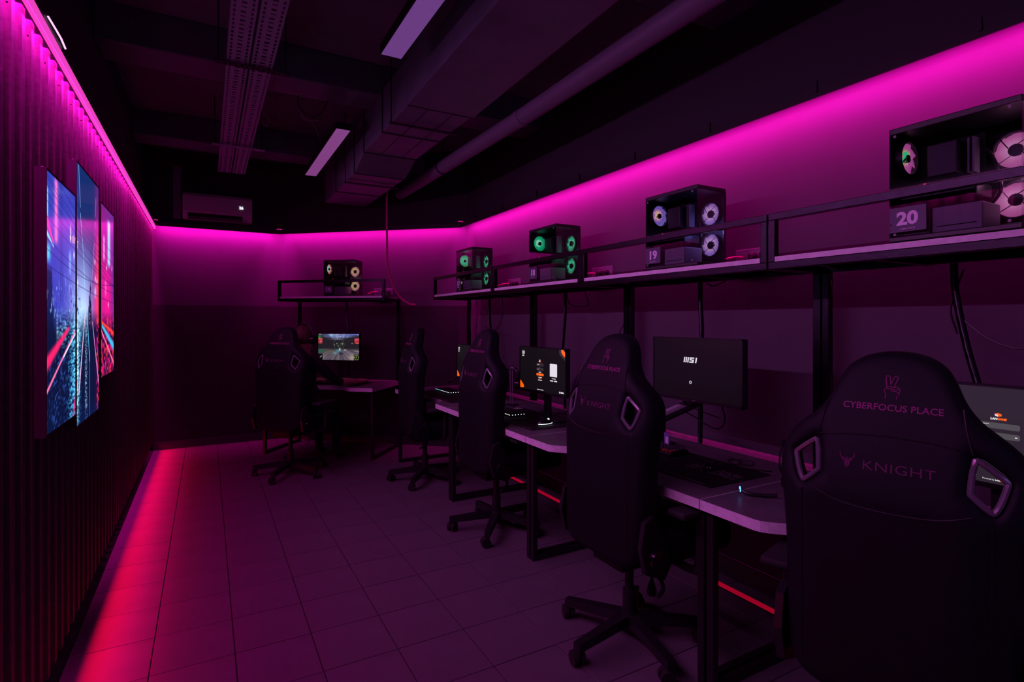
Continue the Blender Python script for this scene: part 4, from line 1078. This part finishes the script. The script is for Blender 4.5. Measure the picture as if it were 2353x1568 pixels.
sleeve(18, [(2.45, 3.515, 1.665), (2.45, 3.515, 1.5), (2.45, 3.54, 1.3), (2.45, 3.56, 1.1), (2.44, 3.50, .76)], 'cable sleeve with a drooping cable loop under the shelf of computer 18',
       [[(2.45, 3.49, 1.66), (2.44, 3.44, 1.58), (2.44, 3.30, 1.555), (2.44, 3.20, 1.57), (2.45, 3.26, 1.66)], [(2.52, 4.13, 1.66), (2.52, 4.14, 1.45), (2.52, 4.16, 1.3), (2.52, 4.12, 1.15)]])
sleeve(19, [(2.45, 2.175, 1.665), (2.45, 2.175, 1.55), (2.45, 2.165, 1.4), (2.45, 2.17, 1.2), (2.42, 2.15, .76)], 'cable sleeve under the shelf of computer 19 behind the big monitor',
       [[(2.45, 2.13, 1.66), (2.44, 2.07, 1.64), (2.45, 2.0, 1.665)], [(2.52, 2.90, 1.66), (2.52, 2.90, 1.45), (2.52, 2.95, 1.36), (2.52, 2.9, 1.25)]])
sleeve(20, [(2.45, .97, 1.665), (2.45, .965, 1.55), (2.45, .93, 1.35), (2.44, .87, 1.1), (2.40, .82, .76)], 'thick cable sleeve under the shelf of computer 20 at the right edge',
       [[(2.45, .66, 1.66), (2.45, .70, 1.5), (2.45, .76, 1.36), (2.45, .86, 1.38), (2.45, .95, 1.46)], [(2.45, .94, 1.64), (2.45, .98, 1.5), (2.45, .96, 1.4)]])
t = tag(tube('thin_cable', [(2.50, 1.47, 1.665), (2.50, 1.46, 1.58), (2.50, 1.50, 1.48), (2.50, 1.47, 1.3), (2.5, 1.46, 1.1)], .004, 'cable'), 'thin black cable hanging beside the violet lit posts', 'cable')
tag(tube('thin_cable', [(2.40, 1.30, 1.722), (2.46, 1.22, 1.76), (2.50, 1.18, 1.82), (2.55, 1.12, 1.92)], .004, 'cable'), 'thin black cable rising behind the shelf left of computer 20', 'cable')
tag(tube('thin_cable', [(2.45, 2.46, 1.722), (2.46, 2.42, 1.74), (2.48, 2.36, 1.79), (2.52, 2.30, 1.82)], .004, 'cable'), 'thin black cable lying on the shelf left of computer 19', 'cable')
tag(tube('thin_cable', [(2.33, 1.88, .752), (2.30, 1.80, .752), (2.25, 1.76, .752), (2.30, 1.72, .752), (2.35, 1.78, .752), (2.27, 1.84, .752), (2.2, 1.70, .757), (2.27, 1.60, .755)], .003, 'cable'), 'thin black cable curling on desk number 19 below the big monitor', 'cable')
tag(tube('thin_cable', [(2.30, 3.62, .752), (2.25, 3.50, .752), (2.33, 3.40, .752), (2.24, 3.36, .752), (2.20, 3.48, .752), (2.28, 3.52, .752), (2.34, 3.35, .753), (2.28, 3.25, .753)], .0035, 'cable'), 'tangled black cables on desk number 18 behind the keyboard', 'cable')
tag(tube('thin_cable', [(2.45, 1.80, .655), (2.32, 1.84, .46), (2.05, 1.89, .33), (1.88, 1.92, .31), (1.842, 1.925, .285), (1.84, 1.925, .245)], .004, 'cable'), 'black power cable drooping under desk number 19', 'cable')
t = thing('power_plug', 'black ribbed power plug hanging under desk number 19', 'plug', (1.84, 1.925, .15))
bm = BM(); bm_tube(bm, [(0, 0, .095), (0, 0, .07), (0, 0, .045), (0, 0, .015), (0, 0, 0)], [.005, .008, .017, .021, .019], 10); obj('plug_body', bm, 'rubber', t, smooth=True)
for k in range(8):
    a = 2 * PI * k / 8; bm = BM(); bm_box(bm, -.002, .002, -.0225, -.019, .0, .03, mtx=Matrix.Rotation(a, 4, 'Z')); obj('grip_rib', bm, 'grey_plastic', t)

def sockets(n, X, Y, z, rz, label):
    t = thing('wall_socket', label, 'socket', (X, Y, z), rz)     # origin on the wall, faces -x
    box('cover_plate', -.010, -.0005, -.12, .12, -.043, .043, 'socket_plastic', t, .003)
    for y in (-.075, -.005): box('socket_insert', -.012, -.010, y - .03, y + .03, -.032, .032, 'grey_plastic', t, .002)
    for k, y in enumerate((-.075, -.005)):
        bm = BM(); bm_tube(bm, [(-.012, y, 0), (-.03, y, 0), (-.05, y, -.004), (-.058, y, -.03), (-.058, y, -.07)], [.020, .020, .018, .008, .005], 10); obj('plug', bm, 'rubber', t, smooth=True)
    tube('network_cable', [(-.010, .075, .0), (-.05, .08, .002), (-.10, .10, -.008), (-.13, .14, -.03)], .0045, 'pink_cable', t)
    return t
sockets(19, XR, 1.93, 1.80, 0, 'white socket plate with two plugs beside the violet lit computer')
sockets(18, XR, 3.24, 1.81, 0, 'white socket plate with two plugs beside the nearer green lit computer')
sockets(17, XR, 4.58, 1.81, 0, 'white socket plate with two plugs beside the farther green lit computer')
q = to_world(16, 0, -.40); sockets(16, q.x, q.y, 1.79, TH16, 'wall socket plate with a pink cable right of computer 16')

# ================================================================== CHAIRS
def back_x(z): return -.160 + (.11 * ((z - .98) / .39) ** 1.3 if z > .98 else 0.0)
def wing(s, z):
    a = max(0.0, (abs(s) - .135) / .15)
    f = 1.0 if z < 1.12 else max(0.0, 1 - (z - 1.12) / .16)
    return .060 * a ** 1.7 * f
HT = .050
OUT = [(0, 1.371), (.060, 1.362), (.105, 1.335), (.132, 1.290), (.150, 1.245), (.180, 1.200), (.225, 1.160), (.262, 1.118), (.283, 1.065), (.284, 1.0), (.272, .915), (.264, .80), (.260, .66), (.256, .54), (.240, .47), (.190, .437), (.10, .430)]
HOLE = [(.168, 1.118), (.180, 1.122), (.232, 1.078), (.236, 1.062), (.224, 1.018), (.212, .992), (.203, .990), (.165, 1.026), (.160, 1.042)]
def backrest_mesh():
    c = bpy.data.curves.new('backrest', 'CURVE'); c.dimensions = '2D'; c.fill_mode = 'BOTH'; c.extrude = HT - .026; c.bevel_depth = .026; c.bevel_resolution = 2; c.offset = -.026
    loop = [Vector((x, z, 0)) for x, z in OUT] + [Vector((0, .430, 0))] + [Vector((-x, z, 0)) for x, z in OUT[:0:-1]]
    def add(pts, sm=3):
        P = smooth_path(pts, sm, True); s = c.splines.new('POLY'); s.points.add(len(P) - 1); s.use_cyclic_u = True
        for q_, p in zip(s.points, P): q_.co = (p.x, p.y, 0, 1)
    add(loop)
    for sg in (1, -1):
        h = [Vector((sg * x, z, 0)) for x, z in HOLE]; ctr = sum(h, Vector()) / len(h)
        add([ctr + (p - ctr) * 1.0 for p in h], 2)
    o = bpy.data.objects.new('backrest', c); COL.objects.link(o)
    dg = bpy.context.evaluated_depsgraph_get(); me = bpy.data.meshes.new_from_object(o.evaluated_get(dg)); bpy.data.objects.remove(o)
    o = bpy.data.objects.new('backrest', me); COL.objects.link(o)
    md = o.modifiers.new('r', 'REMESH'); md.mode = 'VOXEL'; md.voxel_size = .0095; md.use_smooth_shade = True
    ms = o.modifiers.new('s', 'SMOOTH'); ms.factor = .5; ms.iterations = 2
    dg = bpy.context.evaluated_depsgraph_get(); me2 = bpy.data.meshes.new_from_object(o.evaluated_get(dg)); bpy.data.objects.remove(o)
    for v in me2.vertices:
        s, z, d = v.co.x, v.co.y, v.co.z
        pinch = 1.0 if z < 1.2 else 1 - .25 * (z - 1.2) / .17
        v.co = Vector((back_x(z) + d * pinch + wing(s, z), -s, z))
    for p in me2.polygons: p.use_smooth = True
    me2.materials.clear()
    return me2
def rear(s, z, lift=.0): return Vector((back_x(z) - HT * (1.0 if z < 1.2 else 1 - .25 * (z - 1.2) / .17) - lift + wing(s, z), -s, z))
def on_rear(me, z0, lift=.0008):
    """wrap a flat lettering mesh (x right, y up) onto the back of the chair"""
    for v in me.vertices:
        s, z, d = v.co.x, z0 + v.co.y, v.co.z; p = rear(s, z, lift + d); v.co = p
    return me
def peace_hand(scale, z0):
    """outline of a hand making a V sign"""
    L = [[(-.9, -1.5), (-.85, -.8), (-1.05, -.2), (-.75, .35), (-.25, .45), (.2, .35)], [(-.75, .35), (-.95, 1.9), (-.7, 2.15), (-.42, 1.95), (-.25, .8)], [(-.25, .8), (.15, 1.95), (.42, 2.1), (.66, 1.85), (.25, .55), (.2, .35)],
         [(.2, .35), (.5, .5), (.75, .3), (.6, -.1), (.35, -.25)], [(.75, .3), (1.0, .2), (1.05, -.1), (.8, -.45), (.6, -.4)], [(-.75, .1), (.0, .1), (.35, -.1), (.1, -.3), (-.2, -.15)], [(1.0, -.1), (.95, -.7), (.7, -1.0), (.65, -1.5)]]
    bm = BM()
    for l in L:
        P = smooth_path([Vector((x, y, 0)) for x, y in l], 4)
        bm_tube(bm, [rear(p.x * scale, z0 + p.y * scale, .0008) for p in P], .0011, 4)
    return bm
def knight_mark(scale, z0, s0):
    bm = BM(); c = lambda x, y: rear(s0 + x * scale, z0 + y * scale, .0008)
    for l in ([(-1, 1.2), (-.9, .5), (-.3, .15), (-.12, -.2), (-.12, -1.1)], [(1, 1.2), (.9, .5), (.3, .15), (.12, -.2), (.12, -1.1)], [(-.75, .2), (-.35, -.2), (-.3, -.8)], [(.75, .2), (.35, -.2), (.3, -.8)], [(0, .5), (0, -.6)]):
        bm_tube(bm, [c(p.x, p.y) for p in smooth_path([Vector((x, y, 0)) for x, y in l], 4)], .0018, 4)
    return bm
BACK = backrest_mesh(); BACK.materials.append(MAT['leather'])

def make_chair(label):
    t = thing('gaming_chair', label, 'chair', (0, 0, 0), 0, 'black gaming chairs')
    b = obj('backrest', BACK, None, t)
    for sg in (1, -1):
        P = smooth_path([Vector((sg * x, z, 0)) for x, z in HOLE], 3, True)
        ctr = sum((p for p in P), Vector()) / len(P)
        pts = []
        for p in P:
            q_ = ctr + (p - ctr) * .86; pts.append(rear(q_.x, q_.y, -.016))
        bm = BM(); bm_tube(bm, pts, .0075, 8, True); obj('opening_rim', bm, 'rim_plastic', b, smooth=True)
    def seam(pts, nm='seam'):
        bm = BM(); bm_tube(bm, [rear(p.x, p.y, -.0005) for p in smooth_path([Vector((a, z, 0)) for a, z in pts], 6)], .0022, 4); obj(nm, bm, 'leather_dark', b)
    seam([(-.165, 1.135), (-.08, 1.145), (0, 1.148), (.08, 1.145), (.165, 1.135)])
    seam([(-.172, .985), (-.10, .962), (0, .955), (.10, .962), (.172, .985)])
    for sg in (1, -1):
        seam([(sg * .150, 1.235), (sg * .158, 1.18), (sg * .170, 1.13)]); seam([(sg * .206, .975), (sg * .205, .88), (sg * .205, .70), (sg * .204, .50)])
    me = on_rear(text_mesh('CYBERFOCUS PLACE', .0235, .0003, .0002, 0, 1.0, 1.03), 1.222); obj('embroidered_name', me, 'thread', b)
    obj('hand_emblem', peace_hand(.0165, 1.270), 'thread', b, smooth=True)
    me = text_mesh('KNIGHT', .033, .0003, -.0004, 0, 1.25, 1.05); me.transform(Matrix.Translation((.022, 0, 0))); obj('embroidered_brand', on_rear(me, 1.068), 'thread_dim', b)
    obj('helmet_emblem', knight_mark(.017, 1.075, -.092), 'thread_dim', b, smooth=True)
    # seat
    D = .065
    def cushion(name, x0, x1, y0, y1, z0, z1, bev):
        bm = BM(); bm_box(bm, x0 + D, x1 + D, y0, y1, z0, z1, bev, 4); obj(name, bm, 'leather', t, smooth=True)
    cushion('seat', -.20, .33, -.185, .185, .425, .535, .045)
    cushion('seat_bolster', -.19, .32, .165, .262, .425, .560, .042); cushion('seat_bolster', -.19, .32, -.262, -.165, .425, .560, .042)
    for s in (1, -1):
        bm = BM(); bm_prism(bm, [(x + D, z) for x, z in [(-.23, .44), (-.13, .40), (-.09, .46), (-.13, .56), (-.19, .66), (-.235, .64), (-.255, .54)]], s * .262, s * .285, (0, 2, 1)); obj('hinge_bracket', bm, 'plastic_black', t)
        bm = BM(); bm_cyl(bm, (-.165 + D, s * .28, .485), (-.165 + D, s * .300, .485), .052, .046, 20); obj('hinge_cap', bm, 'gloss_black', t, smooth=True)
        bm = BM(); bm_tube(bm, smooth_path([(.02 + D, s * .16, .412), (.02 + D, s * .29, .412), (.02 + D, s * .325, .45), (.02 + D, s * .33, .56), (.02 + D, s * .33, .655)], 4), [.018] * 17, 8); obj('armrest_post', bm, 'plastic_black', t, smooth=True)
        bm = BM(); bm_box(bm, -.12 + D, .15 + D, s * .33 - .047, s * .33 + .047, .655, .685, .012, 3); obj('armrest_pad', bm, 'rubber', t, smooth=True)
    box('tilt_mechanism', -.13, .12, -.10, .10, .365, .425, 'plastic_black', t, .008)
    bm = BM(); bm_tube(bm, smooth_path([(-.02, -.09, .39), (-.04, -.22, .385), (-.08, -.29, .372), (-.13, -.31, .36)], 4), .009, 8); obj('tilt_lever', bm, 'plastic_black', t, smooth=True)
    bm = BM(); bm_cyl(bm, (0, 0, .09), (0, 0, .23), .030, seg=18); bm_cyl(bm, (0, 0, .23), (0, 0, .37), .020, seg=18); obj('gas_lift', bm, 'plastic_black', t, smooth=True)
    return t
def chair_base(t, rot):
    """five arm base of its own turn"""
    b = bpy.data.objects.new('star_base', None)
    bm = BM(); bm_cyl(bm, (0, 0, .075), (0, 0, .135), .042, .036, 18)
    for k in range(5):
        a = rot + 2 * PI * k / 5; M_ = Matrix.Rotation(a, 4, 'Z')
        vs = [(.02, -.026, .085), (.02, .026, .085), (.02, .026, .130), (.02, -.026, .130), (.325, -.018, .062), (.325, .018, .062), (.325, .018, .098), (.325, -.018, .098)]
        V = [bm.verts.new(M_ @ Vector(v)) for v in vs]
        for f in ((0, 1, 2, 3), (7, 6, 5, 4), (0, 4, 5, 1), (1, 5, 6, 2), (2, 6, 7, 3), (3, 7, 4, 0)): bm.faces.new([V[i] for i in f])
    base = obj('star_base', bm, 'plastic_black', t)
    for k in range(5):
        a = rot + 2 * PI * k / 5; ca = CAST.copy(); COL.objects.link(ca); ca.parent = base
        ca.location = (.312 * math.cos(a), .312 * math.sin(a), 0); ca.rotation_euler = (0, 0, a + random.uniform(.6, 2.4))
bm = BM()
for s in (-1, 1): bm_cyl(bm, (-.012, s * .006, .031), (-.012, s * .026, .031), .031, seg=18)
bm_cyl(bm, (0, 0, .03), (0, 0, .075), .007, seg=8); bm_box(bm, -.030, .012, -.005, .005, .03, .062, .003, 1)
CAST = obj('caster', bm, 'rubber', None, smooth=True); COL.objects.unlink(CAST)

CH = [('black racing style gaming chair of the seated player at the corner desk', (.69, 5.50), 42, math.radians(266)),
      ('farthest empty black gaming chair, seen almost edge on', (1.73, 4.70), -5, math.radians(164)),
      ('empty black gaming chair in front of the orange cornered login screen', (1.76, 3.36), 0, math.radians(88)),
      ('black gaming chair in front of the big dark monitor', (1.67, 1.89), 0, math.radians(115)),
      ('nearest black gaming chair with large printed back at the right edge', (1.735, .812), 16, math.radians(130))]
first = None
for lb, (x, y), deg, br in CH:
    if first is None: c = make_chair(lb); first = c; kids = [o for o in COL.objects if o.parent == c]; subs = {k: [o for o in COL.objects if o.parent == k] for k in kids}
    else:
        c = first.copy(); COL.objects.link(c); c['label'] = lb
        for k in kids:
            kc = k.copy(); COL.objects.link(kc); kc.parent = c
            for s in subs[k]:
                sc_ = s.copy(); COL.objects.link(sc_); sc_.parent = kc
    c.scale = (1, 1, .995 if y < 1 else 1.015); c.location = (x, y, 0); c.rotation_euler = (0, 0, math.radians(deg))
    chair_base(c, br)

# ================================================================== THE PLAYER
def skin_person():
    f = Vector((math.cos(math.radians(46)), math.sin(math.radians(46)), 0)); r = Vector((f.y, -f.x, 0)); H = Vector((.785, 5.635, .60))
    P, E, R = [], [], []
    def v(p, rad, par=None):
        P.append(Vector(p)); R.append(rad); i = len(P) - 1
        if par is not None: E.append((par, i))
        return i
    hip = v(H, (.15, .125)); wai = v(H + f * .03 + Vector((0, 0, .17)), (.14, .11), hip); ch = v(H + f * .05 + Vector((0, 0, .36)), (.165, .115), wai)
    sh = v(H + f * .04 + Vector((0, 0, .465)), (.10, .08), ch); nk = v(H + f * .055 + Vector((0, 0, .53)), (.056, .056), sh); hd0 = v(H + f * .075 + Vector((0, 0, .60)), (.066, .070), nk)
    hd1 = v(H + f * .085 + Vector((0, 0, .68)), (.077, .090), hd0); hd2 = v(H + f * .075 + Vector((0, 0, .745)), (.066, .075), hd1)
    nose = v(H + f * .185 + Vector((0, 0, .655)), (.010, .012), hd1)
    for s, elb, wr in ((1, Vector((1.185, 5.775, .815)), Vector((1.415, 5.93, .795))), (-1, Vector((.82, 6.12, .86)), Vector((1.05, 6.24, .795)))):
        S = H + f * .04 + r * (.175 * s) + Vector((0, 0, .425)); a = v(S, (.062, .062), sh); e = v(elb, (.046, .046), v((S + elb) / 2, (.054, .054), a)); w_ = v(wr, (.027, .030), v((elb * .55 + wr * .45), (.043, .043), e))
        d = (wr - elb).normalized(); d.z = -.03; side = Vector((d.y, -d.x, 0)) * s
        palm = v(wr + d * .055 + Vector((0, 0, .006)), (.030, .018), w_)
        for k, (off, ln) in enumerate(((-.030, .070), (-.010, .080), (.011, .077), (.030, .060))):
            k0 = v(wr + d * .095 - side * off * -1 + Vector((0, 0, .010)), (.0095, .0095), palm); k1 = v(wr + d * (.095 + ln * .5) + side * off * 1.1 + Vector((0, 0, .006)), (.0085, .0085), k0); v(wr + d * (.095 + ln) + side * off * 1.1 + Vector((0, 0, -.018)), (.0075, .0075), k1)
        th = v(wr + d * .045 - side * .036 + Vector((0, 0, -.004)), (.011, .011), palm); v(wr + d * .095 - side * .050 + Vector((0, 0, -.018)), (.009, .009), th)
    for s in (1, -1):
        hp = v(H + r * (.095 * s) + f * .05 + Vector((0, 0, -.005)), (.092, .090), hip); kn = v(H + r * (.12 * s) + f * .44 + Vector((0, 0, -.04)), (.066, .066), v(H + r * (.11 * s) + f * .25 + Vector((0, 0, -.01)), (.082, .080), hp))
        fwd = .04 if s > 0 else .12
        an = v(H + r * (.13 * s) + f * (.40 + fwd) + Vector((0, 0, -.50)), (.040, .040), v(H + r * (.125 * s) + f * (.43 + fwd * .5) + Vector((0, 0, -.27)), (.056, .056), kn))
        v(H + r * (.14 * s) + f * (.53 + fwd) + Vector((0, 0, -.563)), (.038, .028), v(H + r * (.132 * s) + f * (.42 + fwd) + Vector((0, 0, -.555)), (.040, .034), an))
    me = bpy.data.meshes.new('person'); me.from_pydata(P, E, []); o = bpy.data.objects.new('person', me); COL.objects.link(o)
    md = o.modifiers.new('skin', 'SKIN'); md.use_smooth_shade = True
    for i, s in enumerate(me.skin_vertices[0].data): s.radius = R[i]; s.use_root = (i == hip)
    o.modifiers.new('sub', 'SUBSURF').levels = 2
    dg = bpy.context.evaluated_depsgraph_get(); me2 = bpy.data.meshes.new_from_object(o.evaluated_get(dg)); bpy.data.objects.remove(o)
    me2.materials.clear()
    for m in ('skin', 'shirt', 'trousers', 'shoe'): me2.materials.append(MAT[m])
    eR = [(Vector((1.185, 5.775, .815)), Vector((1.415, 5.93, .795))), (Vector((.82, 6.12, .86)), Vector((1.05, 6.24, .795)))]
    for p in me2.polygons:
        c = p.center; mi = 1
        if c.z > H.z + .515: mi = 0
        elif c.z < .12: mi = 3
        elif c.z < .62 and True: mi = 2
        for a, b in eR:
            d = b - a; t_ = (c - a).dot(d) / d.length_squared
            if t_ > .12 and (c - a - d * t_).length < .13 and c.z > .70: mi = 0
        p.material_index = mi; p.use_smooth = True
    o = bpy.data.objects.new('person', me2); COL.objects.link(o)
    tag(o, 'seated person in dark clothes playing with one hand on the mouse', 'person')
    hc = H + f * .078 + Vector((0, 0, .695))
    # hair: a shell over the top and back of the head
    bm = BM(); bmesh.ops.create_icosphere(bm, subdivisions=4, radius=1.0)
    rr = random.Random(4)
    for vv in bm.verts:
        n_ = vv.co.copy(); loc = f * n_.x * .104 + r * n_.y * .088 + Vector((0, 0, n_.z * .112))
        j = 1 + .05 * math.sin(n_.x * 23 + n_.z * 9) * math.sin(n_.y * 27 + n_.z * 7) + rr.uniform(-.02, .02)
        vv.co = hc + loc * j
    dl = [vv for vv in bm.verts if (vv.co - hc).dot(f) > .035 and vv.co.z < hc.z + .045 or vv.co.z < hc.z - .075]
    bmesh.ops.delete(bm, geom=dl, context='VERTS')
    obj('hair', bm, 'hair', o, smooth=True)
    for s in (1, -1):
        bm = BM(); c = hc + r * (.080 * s) + f * .0 + Vector((0, 0, -.035)); bmesh.ops.create_uvsphere(bm, u_segments=10, v_segments=8, radius=1)
        for vv in bm.verts: vv.co = c + f * vv.co.x * .018 + r * vv.co.y * .010 + Vector((0, 0, vv.co.z * .030))
        obj('ear', bm, 'skin', o, smooth=True)
    for s in (1, -1):
        bm = BM(); c = hc + f * .083 + r * (.032 * s) + Vector((0, 0, -.012)); bmesh.ops.create_uvsphere(bm, u_segments=10, v_segments=8, radius=.011)
        for vv in bm.verts: vv.co += c
        obj('eye', bm, 'white_plastic', o, smooth=True)
    bm = BM(); c = hc + f * .082 + Vector((0, 0, -.083)); bm_tube(bm, [c + r * k * .008 + f * -(abs(k) * .002) for k in range(-3, 4)], .004, 6); obj('mouth', bm, 'sensor_pink', o, smooth=True)
    # headset worn
    t = thing('headset', 'black headset worn by the seated player', 'headset', hc)
    bm = BM(); pts = [r * (-.103 * math.cos(a)) + Vector((0, 0, -.02 + .145 * math.sin(a))) for a in [PI * k / 16 for k in range(17)]]
    bm_tube(bm, pts, .010, 8); obj('headband', bm, 'plastic_black', t, smooth=True)
    for s in (1, -1):
        bm = BM(); bm_cyl(bm, r * (.090 * s) + Vector((0, 0, -.035)), r * (.128 * s) + Vector((0, 0, -.035)), .046, .040, 20); obj('ear_cup', bm, 'gloss_black', t, smooth=True)
skin_person()
